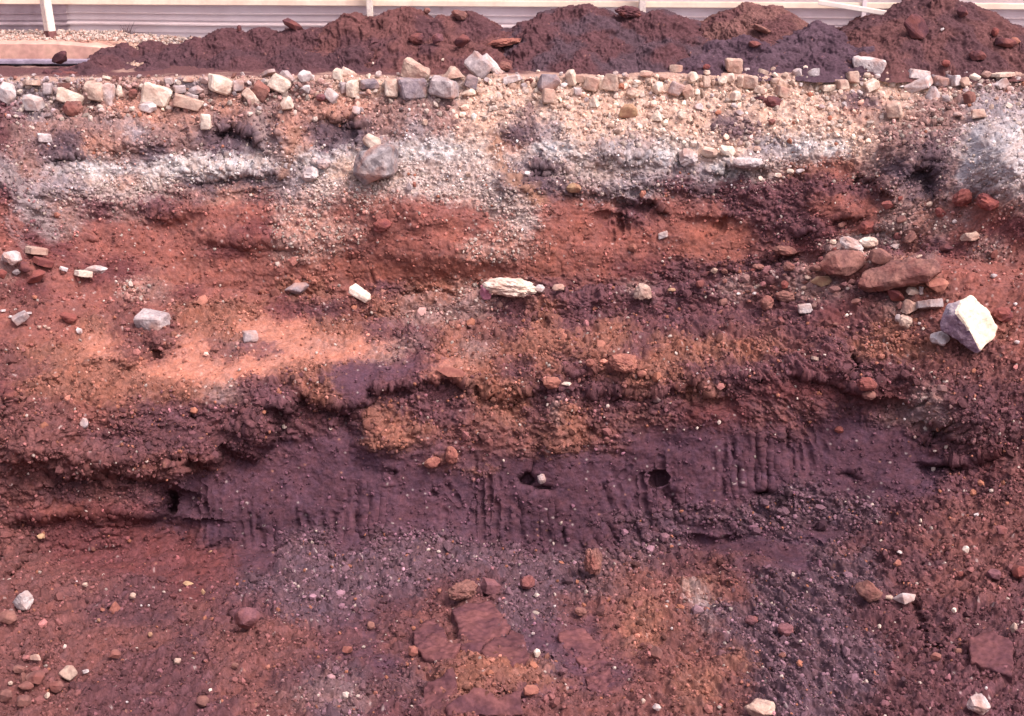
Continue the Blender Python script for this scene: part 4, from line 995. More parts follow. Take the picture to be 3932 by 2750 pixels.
D3 1322 796 28 34 cobble cream 0 N
D3 1702 1000 90 56 cobble brown 0 N
D3 1850 960 60 36 cobble brown 0 N
D3 2095 450 106 84 cobble plum 20 N
D3 2268 430 110 100 cobble red 0 N
D3 2140 150 100 66 cobble plum 0 N
D3 2225 805 50 84 shard tan 0 N
D3 2280 770 24 20 cobble white 0 N
D3 1974 46 36 16 slab white -20 N
D3 1600 88 22 32 cobble cream 0 N
D3 394 1172 32 22 cobble orange 0 N
D3 437 1192 34 22 cobble orange 0 N
D3 496 971 30 20 cobble orange 0 N
D3 1870 445 50 40 clod red 0 N
D3 1440 370 76 50 shard orange 0 N
D3 2040 1212 24 24 cobble white 0 N
D3 670 990 50 24 slab brown -30 N
D3 740 450 36 36 cobble grey 0 N
D3 690 820 110 80 clod plum 0 N
D3 460 755 90 60 clod plum 0 N
"""
for ln in LIST.strip().splitlines():
    head, _, lab = ln.partition('|'); q = head.split()
    t, x, y, w_, h_, kind, tone, rot, g = q[0], *map(float, q[1:5]), q[5], q[6], float(q[7]), q[8]
    clodlike = kind == 'clod' and tone not in ('white', 'cream', 'grey', 'blue')
    small = max(w_, h_) < 52
    name = 'earth_clod' if clodlike else 'pebble' if small else {'block': 'stone_block', 'slab': 'stone_slab', 'cobble': 'boulder' if max(w_, h_) > 140 else 'cobble', 'shard': 'stone', 'wedge': 'stone', 'clod': 'crumbly_stone', 'lump': 'boulder' if max(w_, h_) > 140 else 'stone'}[kind]
    cat = 'clod' if clodlike else 'pebble' if small else 'boulder' if name == 'boulder' else 'stone'
    add_stone(name, t, x, y, w_, h_, kind, tone, rot, lab or None, cat, {'R': R_, 'U': U_, 'L': L_, 'N': N_}[g])

# ---- the big cream rock: its own corner points, split face bright, broken side dark with shade painted into its colour
def key_rock():
    pts = [(1320,330,.05),(1420,480,.10),(1580,560,.14),(1680,740,.15),(1735,810,.16),(1690,960,.13),(1470,1195,-.02),(1340,930,-.03),(1240,740,-.03),(1130,600,-.02),(1190,430,.02),
           (950,480,.10),(915,640,.08),(820,760,.07),(850,880,.05),(1250,1040,.02),(1310,1180,.02),(1400,1215,0),(1300,500,.24),(1500,900,.24),(1000,800,.2)]
    cp = [((3400 + a / 4.015) / 3.84, (1050 + b / 4.015) / 3.84, c) for a, b, c in pts]
    Yb = groundY(968, 345)
    vs = [point(a, b, Yb + c * S * .6 - .13) for a, b, c in cp]
    ctr = sum(vs, Vector()) / len(vs)
    bm = hull([v - ctr for v in vs]); rnd = random.Random(5); finish(bm, .2, rnd, 3, .055, .03)
    me = bpy.data.meshes.new('boulder'); bm.to_mesh(me); bm.free()
    me.materials.append(mat('split_cream_face', (236, 226, 200), c2=(226, 208, 180), scale=6, bump=.25, fine=.05, dust=(214, 186, 160))); me.materials.append(mat('broken_shaded_side', (150, 128, 138), c2=(104, 82, 98), scale=14, bump=.5))
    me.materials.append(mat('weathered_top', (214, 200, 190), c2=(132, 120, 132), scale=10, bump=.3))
    for p in me.polygons:
        n = p.normal; c = p.center + ctr
        qx, qr, _ = project(c.x, c.y, c.z)
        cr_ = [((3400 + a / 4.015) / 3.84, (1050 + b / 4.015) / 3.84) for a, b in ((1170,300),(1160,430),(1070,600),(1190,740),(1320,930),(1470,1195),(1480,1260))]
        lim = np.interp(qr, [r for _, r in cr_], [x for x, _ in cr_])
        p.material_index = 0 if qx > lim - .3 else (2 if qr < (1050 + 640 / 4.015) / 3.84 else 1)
    o = bpy.data.objects.new('boulder', me); o.location = ctr; C.objects.link(o)
    tag(o, 'biggest cream rock with a bright split face and dark shade-painted broken side on the debris slope', 'boulder', L_); STONES.append((o, 968, 323, 60, 57, 'x', 'cream', o['label']))
key_rock()

# ---- plates and slabs with drawn outlines, each with its own thickness
M_TROD = mat('trodden_earth', (114, 74, 72), c2=(84, 55, 60), scale=4, bump=.6, fine=.3, spec=.1)
def plate(name, t, pts, thick, tone, label, cat, group, lift=.022, rough=.02, tilt=0):
    rj = random.Random(int(pts[0][0] * 7 + pts[0][1])); ring = []
    for a, b in zip(pts, list(pts[1:]) + [pts[0]]):
        n_ = max(1, int(math.hypot(b[0] - a[0], b[1] - a[1]) / 34))
        for i in range(n_):
            f_ = i / n_; ring.append((a[0] + (b[0] - a[0]) * f_ + rj.uniform(-9, 9) * (i > 0), a[1] + (b[1] - a[1]) * f_ + rj.uniform(-9, 9) * (i > 0)))
    pts = ring
    P = [tp(t, *p) for p in pts]; cxp = sum(p[0] for p in P) / len(P); cyp = sum(p[1] for p in P) / len(P)
    ys = [groundY(a, b) for a, b in P]; yc = float(np.median(ys))
    # plane through the ground around the outline
    A = np.array([[a - cxp, b - cyp, 1] for a, b in P]); sol = np.linalg.lstsq(A, np.array(ys), rcond=None)[0]; sol[1] *= .78; sol[0] *= .7; sol[2] = np.mean(ys)
    vs = [point(a, b, float(sol @ [a - cxp, b - cyp, 1]) - lift * S - tilt * (b - cyp) / 60) for a, b in P]
    ctr = sum(vs, Vector()) / len(vs); nrm = Vector()
    for a, b in zip(vs, vs[1:] + vs[:1]): nrm += (a - ctr).cross(b - ctr)
    nrm.normalize()
    if nrm.dot(Vector((0, 0, H)) - ctr) < 0: nrm = -nrm
    bm = bmesh.new(); top = [bm.verts.new(v - ctr) for v in vs]; bot = [bm.verts.new(v - ctr - nrm * thick * S * 1.6 + (v - ctr) * .03) for v in vs]
    ft = bm.faces.new(top); bm.faces.new(bot[::-1])
    for i in range(len(vs)): j = (i + 1) % len(vs); bm.faces.new((top[i], bot[i], bot[j], top[j]))
    bmesh.ops.recalc_face_normals(bm, faces=bm.faces); bmesh.ops.triangulate(bm, faces=bm.faces)
    ref = max((v - ctr).length for v in vs)
    for _ in range(8):
        es = [e for e in bm.edges if e.calc_length() > ref * .07]
        if not es or len(bm.faces) > 9000: break
        bmesh.ops.subdivide_edges(bm, edges=es, cuts=1); bmesh.ops.triangulate(bm, faces=bm.faces); bmesh.ops.beautify_fill(bm, faces=bm.faces, edges=[e for e in bm.edges if e.is_manifold and e.calc_face_angle(0) < .05])
    bm.normal_update(); sx = Vector((cxp, cyp, 0))
    for v in bm.verts:
        k = mnoise.fractal(v.co * (3.5 / ref) + sx, .9, 2.1, 4) * rough + mnoise.fractal(v.co * (16 / ref) + sx, .9, 2.1, 3) * rough * .22
        v.co += v.normal * k * S
        v.co += Vector((mnoise.noise(v.co * 9 / ref + sx), 0, mnoise.noise(v.co * 9 / ref - sx))) * ref * .03
    me = bpy.data.meshes.new(name); bm.to_mesh(me); bm.free(); me.materials.append(M_TROD if tone in ('plum', 'brown') else MT[tone]); me.polygons.foreach_set('use_smooth', [True] * len(me.polygons))
    o = bpy.data.objects.new(name, me); o.location = ctr; C.objects.link(o); tag(o, label, cat, group); STONES.append((o, cxp, cyp, 40, 40, 'p', tone, label)); return o
TS = lambda x, y: ((1500 + x / 2.551) / 3.84, (750 + 1500 + y / 2.551) / 3.84)
def zp(l): return [((TS(a, b)[0] - 341.4) * ZF, (TS(a, b)[1] - 507.8) * ZF) for a, b in l]
G_P = 'cracked plates of trodden earth'
plate('earth_plate', 'D2', zp([(590,230),(760,170),(980,150),(1060,240),(1170,390),(1110,480),(1020,490),(920,570),(870,690),(780,690),(700,620),(670,520),(650,350)]), .05, 'plum', 'largest dark reddish plate of cracked earth with a bright flake on it', 'earth plate', G_P, rough=.011, lift=.055)
plate('earth_plate', 'D2', zp([(215,440),(400,325),(520,420),(560,540),(690,560),(640,640),(610,710),(450,750),(330,690),(250,590)]), .05, 'plum', 'cracked earth plate with an orange lump against its side', 'earth plate', G_P, rough=.011, lift=.055)
plate('earth_plate', 'D2', zp([(885,640),(930,575),(1030,505),(1125,495),(1180,420),(1290,470),(1330,600),(1360,700),(1200,765),(1060,740),(960,710)]), .05, 'plum', 'cracked earth plate touching the largest one along a dark crack', 'earth plate', G_P, rough=.006, lift=.03)
plate('earth_plate', 'D2', zp([(1640,470),(1880,400),(2050,560),(2140,790),(2040,850),(1900,855),(1800,690),(1720,640)]), .03, 'plum', 'smooth purple brown plate of pressed earth with a curved lower rim', 'earth plate', G_P, rough=.004)
plate('earth_plate', 'D2', zp([(1900,880),(2060,850),(2150,800),(2200,1000),(2160,1060),(2000,1060),(1930,1000)]), .03, 'plum', 'pressed earth plate just under the curved rim of another plate', 'earth plate', G_P, rough=.01, lift=.003)
plate('earth_plate', 'D2', zp([(330,980),(600,800),(650,960),(560,1150),(480,1260),(290,1260)]), .05, 'brown', 'brown plate of earth at the bottom with crumbs heaped over it', 'earth plate', G_P, rough=.008)
plate('earth_plate', 'D2', zp([(560,1170),(740,1050),(820,1000),(1000,1040),(1040,1110),(1280,1020),(1290,1260),(560,1260)]), .05, 'plum', 'wide purplish plate of earth cut by the bottom of the picture', 'earth plate', G_P, rough=.008)
plate('stone_block', 'D3', [(1930,860),(2090,830),(2220,900),(2225,1040),(2215,1130),(1940,1035),(1925,960)], .07, 'plum', 'squared purple brown block with a dark underside on the slope', 'stone', N_, lift=.05, rough=.004)
plate('stone_slab', 'A1', [(340,490),(410,450),(540,440),(620,460),(590,480),(420,498)], .03, 'maroon', 'dark brown slab under the boulder beside the concrete step', 'stone', 'dark lumps on the soil heaps', lift=.03, rough=.004)

# ------------------------------------------------------------------ soil heaps on the upper ground
M_HEAP = soil_mat('heaped_soil', .3, 60)
def top_at(px, row, Y): p = place(np.float64(px), np.float64(row), Y); return p
def heap(peaks, label, base_c, alt_c, seed, xr, yr=(9.1, 10.35), n=(420, 230), mixbias=0.0, slope=.62, amp=1.0):
    xs = np.linspace(xr[0], xr[1], n[0]); ys = np.linspace(yr[0] * S, yr[1] * S, n[1])
    PXg, YG = np.meshgrid(xs, ys); XG = (PXg - 512) / F * (YG * CP * 1.045)
    hh = np.full(XG.shape, -1.0)
    u, v = XG / S, YG / S
    wxn = .05 * fbm(u * 2.5, v * 2.5, 2, seed + 5); wyn = .05 * fbm(u * 2.5, v * 2.5, 3, seed + 6)
    for pk in peaks:
        px, row, Y = pk[:3]; sl = pk[3] if len(pk) > 3 else slope
        x0, y0, z0 = place(np.float64(px), np.float64(row), np.float64(Y))
        d = np.sqrt((((XG - x0) / S + wxn) * .85) ** 2 + ((YG - y0) / S + wyn) ** 2 + .0016) - .04
        h_ = z0 / S - sl * d
        hh = np.maximum(hh, h_) + .003 * np.exp(-np.abs(hh - h_) / .02)
    ground_k = sstep(-.02, .05, hh)
    pt_ = sstep(-.1, .4, fbm(u * 3.5, v * 3.5, 2, seed + 21))
    rel_ = 1.25 * (fbm(u * 3.2, v * 3.6, 3, seed) * .070 + fbm(u * 9 + wxn * 6, v * 7, 4, seed + 1, .6) * .050 + clods(u * 11, v * 9, seed + 2, .6) * .030 * pt_ + clods(u * 26, v * 20, seed + 3, .5) * .015 * pt_ + clods(u * 60, v * 45, seed + 8, .4) * .006 + fbm(u * 45, v * 32, 4, seed + 4, .7) * .022) * amp
    N_h = grid_normals(XG, YG, hh * S); rr_ = rel_ * (.25 + .75 * ground_k) * S; N_h = N_h * np.array([1.1, 1.25, .45])
    Zg = hh * S + N_h[..., 2] * rr_; XG = XG + N_h[..., 0] * rr_; YG = YG + N_h[..., 1] * rr_
    k = sstep(-.12, .16, fbm(u * 3.2, v * 3.2, 3, seed + 7) + mixbias)[..., None]
    c = lin(base_c) * (1 - k) + lin(alt_c) * k
    f1, f2, idn = worley(u * 48, v * 48, seed + 9)
    c = c * ALB * np.exp(.25 * fbm(u * 12, v * 12, 3, seed + 11) + .22 * fbm(u * 50, v * 50, 2, seed + 12) + (idn - .5) * .3)[..., None]
    sp = (idn > .985) & (f1 < .22); c = np.where(sp[..., None], lin((176, 128, 118)) * .5, c)
    fm = (Zg[:-1, :-1] > -.04) | (Zg[1:, 1:] > -.04)
    me = grid_mesh('dirt_mound', XG, YG, Zg, np.clip(c, .004, .8), True, fm); me.materials.append(M_HEAP)
    # shift origin to the base
    o = bpy.data.objects.new('dirt_mound', me); C.objects.link(o); tag(o, label, 'soil heap', 'heaps of dug earth before the fence')
    HEAPS.append((XG, YG, Zg)); return o
HEAPS = []
PLUM, PURP, REDB, MARO = (98, 70, 75), (98, 77, 84), (122, 82, 79), (106, 73, 76)
heap([(62, 71, 9.30), (86, 64, 9.38), (104, 55, 9.55), (124, 45, 9.8, .5), (150, 42, 9.85), (180, 42, 9.85), (205, 37, 9.82), (229, 27, 9.9), (262, 28, 9.95), (292, 29, 9.9), (320, 28, 9.9), (345, 24, 9.95), (150, 62, 9.45), (230, 52, 9.5), (300, 50, 9.5), (90, 70, 9.3), (360, 46, 9.55)],
     'low broad heap of dark maroon earth beside the concrete step', PLUM, MARO, 500, (40, 470), n=(560, 230))
heap([(355, 15, 9.95), (375, 19, 9.9), (405, 4, 9.92, .8), (418, 14, 9.9), (440, 15, 9.9), (458, 13, 9.95), (468, 14, 9.95), (482, 26, 9.85), (400, 36, 9.6), (440, 46, 9.5), (470, 45, 9.5), (505, 30, 9.85)],
     'pointed reddish heap of earth with a steep orange brown tip', MARO, REDB, 520, (270, 620), mixbias=.1)
heap([(548, 14, 9.95), (563, 5, 9.95), (586, 4, 9.95), (602, 14, 9.9), (634, 10, 9.98), (660, 11, 9.95), (680, 16, 9.95), (530, 30, 9.85), (560, 42, 9.55), (615, 36, 9.6), (650, 42, 9.55), (585, 52, 9.4), (690, 34, 9.8)],
     'widest heap of purple grey earth with a hollow below its rounded crest', PURP, MARO, 540, (420, 830), n=(560, 230))
heap([(733, 9, 10.0, .7), (750, 5, 10.0), (768, 6, 10.0, .7), (790, 16, 9.98), (806, 24, 9.95), (716, 28, 9.95)],
     'small brown heap standing behind the purple grey earth', (116, 80, 80), (136, 98, 92), 560, (640, 900), (9.5, 10.35))
heap([(818, 23, 9.68, .8), (832, 32, 9.62), (845, 42, 9.55), (748, 36, 9.65), (720, 42, 9.6), (785, 44, 9.55), (865, 46, 9.5), (700, 55, 9.4), (760, 56, 9.4), (820, 52, 9.4)],
     'low dark purple heap with a blackish knob at its top', (104, 82, 92), (96, 74, 84), 580, (600, 1000), (9.1, 10.1))
heap([(893, 8, 9.85), (915, -2, 9.85), (940, -6, 9.88), (962, 2, 9.85), (984, 22, 9.8), (1010, 23, 9.85), (1050, 24, 9.85), (1090, 30, 9.85), (865, 30, 9.85), (930, 36, 9.55), (985, 48, 9.5), (1030, 42, 9.5), (1080, 46, 9.5), (890, 46, 9.5), (1140, 40, 9.6)],
     'tallest red brown heap with a dark boulder near its top', (102, 72, 75), (118, 81, 79), 600, (760, 1240), n=(600, 240))
def heapY(px, row):
    best = None
    for XG, YG, Zg in HEAPS:
        qx, qr, _ = project(XG, YG, Zg); m_ = (np.abs(qx - px) < 1.6) & (np.abs(qr - row) < 1.6)
        if m_.any():
            y = float(YG[m_].min()); best = y if best is None else min(best, y)
    return best if best is not None else min(flatY(max(row, 66)) * S, 9.8 * S)
HG = 'dark lumps on the soil heaps'
for ln in """
A1 405 388 138 84 cobble maroon -28|dark brown boulder perched on a slab beside the concrete step
A1 310 488 84 50 wedge maroon 0|small dark wedge lump next to the dark slab
A1 1965 168 160 64 cobble maroon 30|long dark brown boulder tipped on the crest of the low broad heap
A1 1610 190 40 46 cobble maroon 0|little dark knob on the crest of the low broad heap
A2 650 262 84 92 cobble plum 0|rounded brown boulder embedded in the reddish heap
A2 815 275 120 104 shard maroon 0|dark angular boulder embedded below the shoulder of the reddish heap
A2 505 258 120 80 clod maroon 0|dark soft lump beside the rounded brown boulder
A2 575 72 46 44 clod brown 0|small clod on the shoulder of the reddish heap
A2 800 100 110 60 clod brown 20|wide brown lump crowning the far shoulder of the reddish heap
A2 1095 285 200 50 clod orange -8|flat orange clod of earth in the gap between two heaps
A2 1095 445 84 60 clod brown 0|brown clod at the foot of the heap behind the long white flagstone
A2 1925 80 180 70 clod maroon 8|wide maroon lump on the rounded crest below the fence post
A2 682 402 30 18 shard cream -40|tiny cream flake on the dark earth above the trapezoid stone
A2 212 424 18 18 shard cream 0|tiny white crumb on the dark earth above the perched cream wedge
A3 530 195 150 40 clod brown 24|flat brown clod in the side of the small brown heap
A3 1565 180 200 170 shard maroon 20|large dark maroon boulder near the top of the tallest heap
A3 2165 285 170 70 cobble maroon 10|dark long boulder low on the tallest heap
A3 2240 276 90 52 shard orange 10|orange tan rock lying on the dark long boulder
A3 480 298 100 44 cobble maroon 0|small dark cobble in the purple heap
A3 1980 375 110 70 clod maroon 0|squarish dark clod at the foot of the tallest heap
A3 1770 425 60 44 clod red 0|small red clod at the foot of the tallest heap
A3 2100 215 50 60 clod red 0|small red clod on the side of the tallest heap
A3 1745 196 26 12 slab white -24|tiny white flake on the side of the tallest heap
A3 160 450 50 40 clod red 0|small dark red clod on the dust behind the drum shaped block
A3 1880 80 90 80 shard maroon 20|dark angular clod near the shoulder of the tallest heap
""".strip().splitlines():
    head, _, lab = ln.partition('|'); q = head.split(); t, x, y, w_, h_ = q[0], *map(float, q[1:5])
    px, row = tp(t, x, y)
    Ya = flatY(row + h_ / ZF * .5 - 2) * S if t == 'A1' and y > 300 and x < 420 and y > 450 else (9.42 * S if (t == 'A1' and x == 405) else heapY(px, row + h_ / ZF * .35))
    add_stone('earth_clod' if q[5] == 'clod' else 'stone' if max(w_, h_) < 120 else 'boulder', t, x, y, w_, h_, q[5], q[6], float(q[7]), lab, 'clod' if q[5] == 'clod' else 'stone', HG, Yabs=Ya, sink=.26)

# ------------------------------------------------------------------ concrete step, rail, fence
def box_bm(bm, c, s, rot=None):
    r = bmesh.ops.create_cube(bm, size=1); M = Matrix.Translation(c) @ (rot.to_4x4() if rot else Matrix()) @ Matrix.Diagonal((*s, 1)); bmesh.ops.transform(bm, matrix=M, verts=r['verts']); return r['verts']
def mesh_obj(name, bm, mt, parent=None, bevel=0, smooth=False):
    if bevel: bmesh.ops.bevel(bm, geom=list(bm.edges), offset=bevel, segments=2, affect='EDGES', clamp_overlap=True)
    me = bpy.data.meshes.new(name); bm.to_mesh(me); bm.free(); me.materials.append(mt)
    if smooth: me.polygons.foreach_set('use_smooth', [True] * len(me.polygons))
    o = bpy.data.objects.new(name, me); C.objects.link(o)
    if parent: o.parent = parent
    return o
M_CONC = mat('weathered_concrete', (222, 180, 158), c2=(196, 152, 138), scale=2.2, bump=.3)
M_WHITE = mat('white_sheet_paint', (240, 228, 226), c2=(228, 212, 210), scale=1.3, rough=.45, bump=.04, spec=.4, fine=.03)
M_DIRTY = mat('dirty_sheet_paint', (216, 200, 202), c2=(176, 156, 160), scale=2.0, rough=.5, bump=.05, spec=.35, fine=.05)
M_POST = mat('peeling_cream_paint', (232, 222, 204), c2=(206, 190, 182), scale=7, bump=.2, lo=.3)
M_RUST = mat('rusty_steel', (140, 98, 92), c2=(98, 62, 62), scale=14)
M_GALV = mat('dull_galvanised_steel', (176, 166, 180), c2=(146, 134, 150), scale=5, rough=.5, metal=.2)
xl = lambda px, Y: (px - 512) / F * (Y * S * CP * 1.045)
# step: solid concrete, front face at 9.81
hgt = .115 * S; y0 = 9.81 * S
bm = bmesh.new(); nx = 60; xa, xb = xl(-420, 9.81), xl(122, 9.81)
prof = [(y0, -.1), (y0, hgt * .93), (y0 + .012, hgt), (y0 + .55, hgt + .005), (y0 + .55, -.1)]
rings = []
for i in range(nx + 1):
    x = xa + (xb - xa) * i / nx; br_ = max(0, (i - nx * .86) / (nx * .14)); rings.append([bm.verts.new((x, py + .012 * mnoise.noise(Vector((x * 6, pz * 9, 3))) , pz * (1 - .35 * br_ * (pz > 0)) + .008 * mnoise.noise(Vector((x * 9, py, 1))))) for py, pz in prof])
for a, b in zip(rings[:-1], rings[1:]):
    for j in range(len(prof)): k = (j + 1) % len(prof); bm.faces.new((a[j], b[j], b[k], a[k]))
bm.faces.new(rings[0]); bm.faces.new(rings[-1][::-1]); bmesh.ops.recalc_face_normals(bm, faces=bm.faces)
o = mesh_obj('concrete_step', bm, M_CONC); tag(o, 'long low concrete step with a pale worn top edge in front of the fence', 'concrete step')
# steel channel lying before the step
bm = bmesh.new(); yc_ = flatY(66.5) * S; x1_ = xl(94, 9.4); x0_ = xl(-300, 9.4)
box_bm(bm, ((x0_ + x1_) / 2, yc_ + .05, .055), (x1_ - x0_, .10, .012)); box_bm(bm, ((x0_ + x1_) / 2, yc_ + .0, .042), (x1_ - x0_, .012, .030)); box_bm(bm, ((x0_ + x1_) / 2, yc_ + .095, .022), (x1_ - x0_, .012, .054))
o = mesh_obj('steel_rail', bm, M_GALV, bevel=.003); tag(o, 'long grey steel rail lying on the ground before the concrete step', 'steel rail')
# stony strip on top of the step, behind the heaps
n = 5200; pxs = rng.uniform(-60, 560, n); yy = rng.uniform(9.9, 10.34, n) * S
zz = np.where(pxs < 122, hgt, .05 + hgt * .6 * np.exp(-(pxs - 122) / 120)); Rr = rng.uniform(.006, .026, n) * rng.uniform(.6, 1, n)
P = np.stack([(pxs - 512) / F * yy * CP * 1.045, yy, zz + Rr * .3 + .01 * rng.uniform(0, 1, n)], -1)
cc = lin((228, 206, 190)) * rng.uniform(.35, .8, n)[:, None] * np.where((rng.uniform(0, 1, n) > .8)[:, None], np.array([.8, .6, .55]), 1)
crumbs('gravel', P, Rr, cc, 'pale stony gravel strip along the foot of the fence', 'gravel', M_CRUMB)
n = 1500; pxs = rng.uniform(100, 135, n) + rng.uniform(0, 30, n); yy = rng.uniform(9.55, 9.95, n) * S; Rr = rng.uniform(.005, .03, n)
P = np.stack([(pxs - 512) / F * yy * CP * 1.045, yy, Rr * .3 + .11 * sstep(9.6 * S, 9.9 * S, yy)], -1); cc = lin((222, 188, 166)) * rng.uniform(.4, .8, n)[:, None]
crumbs('rubble', P, Rr, cc, 'crumbled pale rubble at the broken end of the concrete step', 'rubble', M_CRUMB)

# fence: runs from FY0 (first end) to FY1, profiled sheets laid lengthwise
FA = Vector((xl(-700, 10.40), 10.62 * S, 0)); 
def fpt(px, z, off=0):      # a point of the fence plane at picture column px
    xA, yA = xl(0, 10.36), 10.36 * S; xB, yB = xl(1024, 10.06), 10.06 * S
    k = px / 1024.0; return Vector((xA + (xB - xA) * k, yA + (yB - yA) * k - off, z))
fdir = (fpt(1024, 0) - fpt(0, 0)).normalized(); fnor = Vector((fdir.y, -fdir.x, 0))
if fnor.y > 0: fnor = -fnor
fence = bpy.data.objects.new('sheet_metal_fence', None); C.objects.link(fence); fence.location = fpt(512, 0)
tag(fence, 'long white sheet metal fence with lengthwise ribs behind the soil heaps', 'fence')
def zrow(row, px=512): Yf = fpt(px, 0).y; _, dy, dz = dirs(px, row); return H + Yf / dy * dz
z_rib = zrow(25)   # the dark step line
def sheet(px0, px1, mt, dz=0, off=0, nseg=30):
    bm = bmesh.new(); prof = []
    z = -.06; seq = [(.0, -.1), (.0, zrow(36)), ]
    # profile: (offset towards viewer, height) ; a box rib every .168 m, deeper lap at z_rib
    p = [(0, -.08), (0, z_rib - .100), (.012, z_rib - .096), (.012, z_rib - .030), (.034, z_rib - .020), (.034, z_rib - .006), (-.014, z_rib + .012), (-.014, z_rib + .026), (.0, z_rib + .030),
         (0, z_rib + .090), (.018, z_rib + .098), (.018, z_rib + .106), (0, z_rib + .112), (-.004, z_rib + .185), (.01, z_rib + .20)]
    b0 = z_rib + .20
    for k in range(9):
        zb = b0 + k * .22
        p += [(.01, zb + .045), (.0, zb + .06), (0, zb + .135), (.018, zb + .142), (.018, zb + .150), (0, zb + .156), (0, zb + .205)]
    rings = []
    for i in range(nseg + 1):
        px = px0 + (px1 - px0) * i / nseg; base = fpt(px, 0)
        rings.append([bm.verts.new(base + fnor * (o_ + off + .006 * mnoise.noise(Vector((px * .01, z_, 2)))) + Vector((0, 0, z_ + dz + .008 * mnoise.noise(Vector((px * .006, 1, off * 50))))) - fence.location) for o_, z_ in p])
    for a, b in zip(rings[:-1], rings[1:]):
        for j in range(len(p) - 1): bm.faces.new((a[j], b[j], b[j + 1], a[j + 1]))
    bmesh.ops.solidify(bm, geom=list(bm.faces), thickness=.002)
    return mesh_obj('fence_sheet', bm, mt, fence)
sheet(-420, 69, M_DIRTY, dz=-.012, off=-.006); sheet(66, 450, M_WHITE); sheet(447, 872, M_WHITE, dz=-.006, off=-.005); sheet(869, 1480, M_WHITE, dz=-.002)
def bar(name, a, b, wd, dp, mt, parent=fence):
    bm = bmesh.new(); d = b - a; q = d.to_track_quat('X', 'Z').to_matrix(); box_bm(bm, (a + b) / 2 - fence.location, (d.length, dp, wd), q); return mesh_obj(name, bm, mt, parent, bevel=.006)
def fp(px, row, off):       # point in front of the fence seen at that place
    y = fpt(px, 0).y - off; return point(px, row, y)
bar('rail', fpt(-420, zrow(3.2)) + fnor * .04, fpt(1480, zrow(3.2)) + fnor * .04, .062, .04, mat('cream_rail_paint', (250, 236, 210), c2=(238, 214, 190), scale=4, bump=.1, fine=.03))
for px, wpx, cap_ in ((378, 7.5, 1), (649, 8.5, 0), (920, 8, 0), (1190, 8, 0), (-170, 8, 0)):
    a = fpt(px, -.05) + fnor * .14; b = fpt(px, 2.1) + fnor * .14; bar('post', a, b, wpx * .0085, .08, M_POST)
# leaning post near the first sheet seam, rusty foot
a = fp(51, 37, .42); b = fp(38, -46, .36); lp = bar('leaning_post', a, b, .115, .08, M_POST); c_ = a + (b - a) * .085
bm = bmesh.new(); q = (b - a).to_track_quat('X', 'Z').to_matrix(); box_bm(bm, (a + c_) / 2 - fence.location + Vector((0, -.004, -.02)), ((c_ - a).length + .03, .09, .124), q); mesh_obj('rusty_foot', bm, M_RUST, lp, bevel=.006)
# sloping white brace and thin upright by the second seam
bar('brace', fp(818, 2, .2), fp(888, 13.5, .34), .05, .04, mat('white_brace_paint', (252, 244, 228), c2=(240, 226, 210), scale=4, bump=.05, fine=.03))
bar('thin_upright', fpt(868, -.05) + fnor * .07, fpt(868, 2.0) + fnor * .07, .05, .03, M_WHITE)
# dry weed tuft by the fence foot
bm = bmesh.new(); rr = random.Random(3)
for i in range(46):
    b0 = fp(127 + rr.uniform(-3, 3), 38.5, .12); tip = b0 + Vector((rr.uniform(-.09, .09), rr.uniform(-.05, .05), rr.uniform(.05, .19))); sd_ = Vector((.0022, 0, 0)); mdl = (b0 + tip) / 2 + Vector((rr.uniform(-.02, .02), 0, .02))
    v = [bm.verts.new(q) for q in (b0 - sd_, b0 + sd_, mdl + sd_ * .8, tip, mdl - sd_ * .8)]; bm.faces.new(v)
o = mesh_obj('dry_weed', bm, mat('dry_grass', (120, 96, 98), c2=(96, 84, 78), scale=9)); tag(o, 'small dry weed tuft at the foot of the fence', 'weed')

# ------------------------------------------------------------------ more broken paving along the cut edge
rnd = random.Random(21); occ = [(s[1], s[2], s[3], s[4]) for s in STONES]
def free(px, row, r): return all(abs(px - a) > (r + w_) * .42 or abs(row - b) > (r + h_) * .42 for a, b, w_, h_ in occ)
FILL = []
tries = 0
while len(FILL) < 115 and tries < 4000:
    tries += 1
    px = rnd.uniform(-30, 1054); e = float(np.interp(px, COLS, edge)); row = e + rnd.betavariate(1.2, 2.2) * (28 if px < 540 else 44) - 5; r = rnd.uniform(4, 11)
    if not free(px, row, r): continue
    occ.append((px, row, r, r * .8)); FILL.append(1)
    tone = rnd.choice(['cream', 'tan', 'tan', 'grey', 'white'] if px > 300 else ['grey', 'tan', 'grey', 'white', 'brown']); kind = rnd.choice(['block', 'shard', 'cobble', 'shard'])
    add_stone('rubble_stone', 'A1', px * ZF, row * ZF, r * rnd.uniform(.8, 1.4) * ZF, r * rnd.uniform(.6, 1.0) * ZF, kind, tone, rnd.uniform(-40, 40), None, 'stone', R_)

for i in range(90):
    k_ = rnd.random(); px = 950 - 240 * k_ + rnd.gauss(0, 20); row = 222 + 66 * k_ + rnd.gauss(0, 20) + 6; r = rnd.uniform(3.5, 13) * (1.2 - .5 * k_)
    if not free(px, row, r): continue
    occ.append((px, row, r, r * .8)); add_stone('rubble_stone', 'A1', px * ZF, row * ZF, r * rnd.uniform(.9, 1.5) * ZF, r * rnd.uniform(.6, .95) * ZF, rnd.choice(['lump', 'shard', 'clod', 'clod']), rnd.choice(['brown', 'red', 'maroon', 'tan', 'maroon', 'brown', 'brown']), rnd.uniform(-40, 20), None, 'stone', 'stones on the diagonal rubble slope')

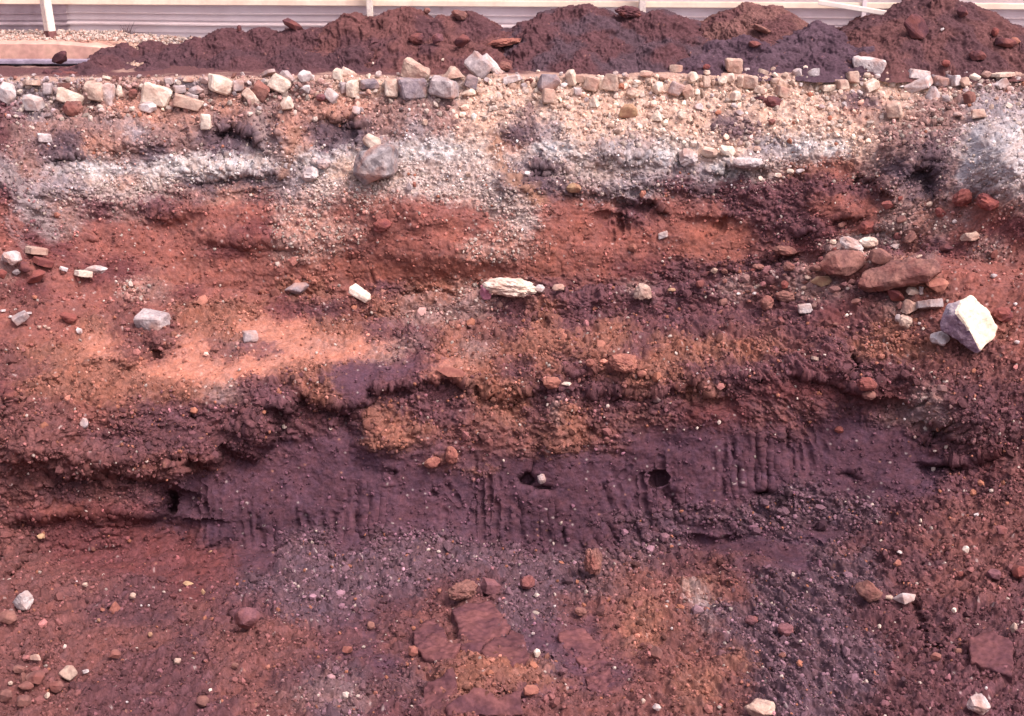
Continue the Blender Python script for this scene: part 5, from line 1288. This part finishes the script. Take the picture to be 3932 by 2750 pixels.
# ------------------------------------------------------------------ labels that single out the rest
marks = [(px, row, lab) for (o, px, row, w_, h_, k, t, lab) in STONES if lab]
SH = {'block': 'squarish', 'slab': 'flat', 'cobble': 'rounded', 'shard': 'angular', 'wedge': 'pointed', 'clod': 'crumbly', 'lump': 'lumpy'}
def short(lab):
    import re
    s = re.split(r' (?:beside|under|with|on|between|against|below|above|at|in|over|before|standing|lying|stuck|set|like|by|near|next|of|leaning|tilted|tilting|protruding|half|embedded|bulging|perched|resting|hanging|to|that|tipped|crowning|sloping|overhanging|rising|touching|glowing|alone|from|just|is) ', lab)[0]
    return s
shorts = {}
for a, b, lab in marks: shorts.setdefault(short(lab), []).append((a, b))
used = set(l for _, _, l in marks)
for (o, px, row, w_, h_, k, t, lab) in STONES:
    if lab: continue
    sz = max(w_, h_); szw = 'tiny' if sz < 6 else 'small' if sz < 12 else 'mid sized' if sz < 19 else 'large'
    noun = {'pebble': 'pebble', 'clod': 'clod'}.get(o['category'], 'stone')
    cands = sorted(((math.hypot(px - a, (row - b) * 1.6), a, b, l) for l, v in shorts.items() if len(v) == 1 and len(l.split()) >= 3 for a, b in v))[:10]
    done = False
    for dist, a, b, l in cands:
        dx, dy = px - a, row - b
        rels = []
        vert = 'above' if dy < -5 else 'below' if dy > 5 else ''; hor = 'left of' if dx < -5 else 'right of' if dx > 5 else ''
        far = 'just ' if dist < 22 else ''
        if vert and abs(dy) * 1.6 > abs(dx): rels.append(far + vert)
        if hor: rels.append(far + hor if not vert or abs(dx) > abs(dy) else 'below and ' + hor if dy > 0 else 'above and ' + hor)
        if vert and hor: rels.append(vert + ' and ' + hor)
        if not rels: rels = ['touching']
        for r_ in rels:
            s = f"{szw} {TONE[t][0]} {SH[k]} {noun} {r_} the {l}"
            s = ' '.join(s.split()[:16])
            if s not in used: used.add(s); o['label'] = s; done = True; break
        if done: break
    if not done:
        o['label'] = f"{szw} {TONE[t][0]} {SH[k]} {noun} among the loose stones of the pit"
print('stones', len(STONES), 'terrain', NV, NU)
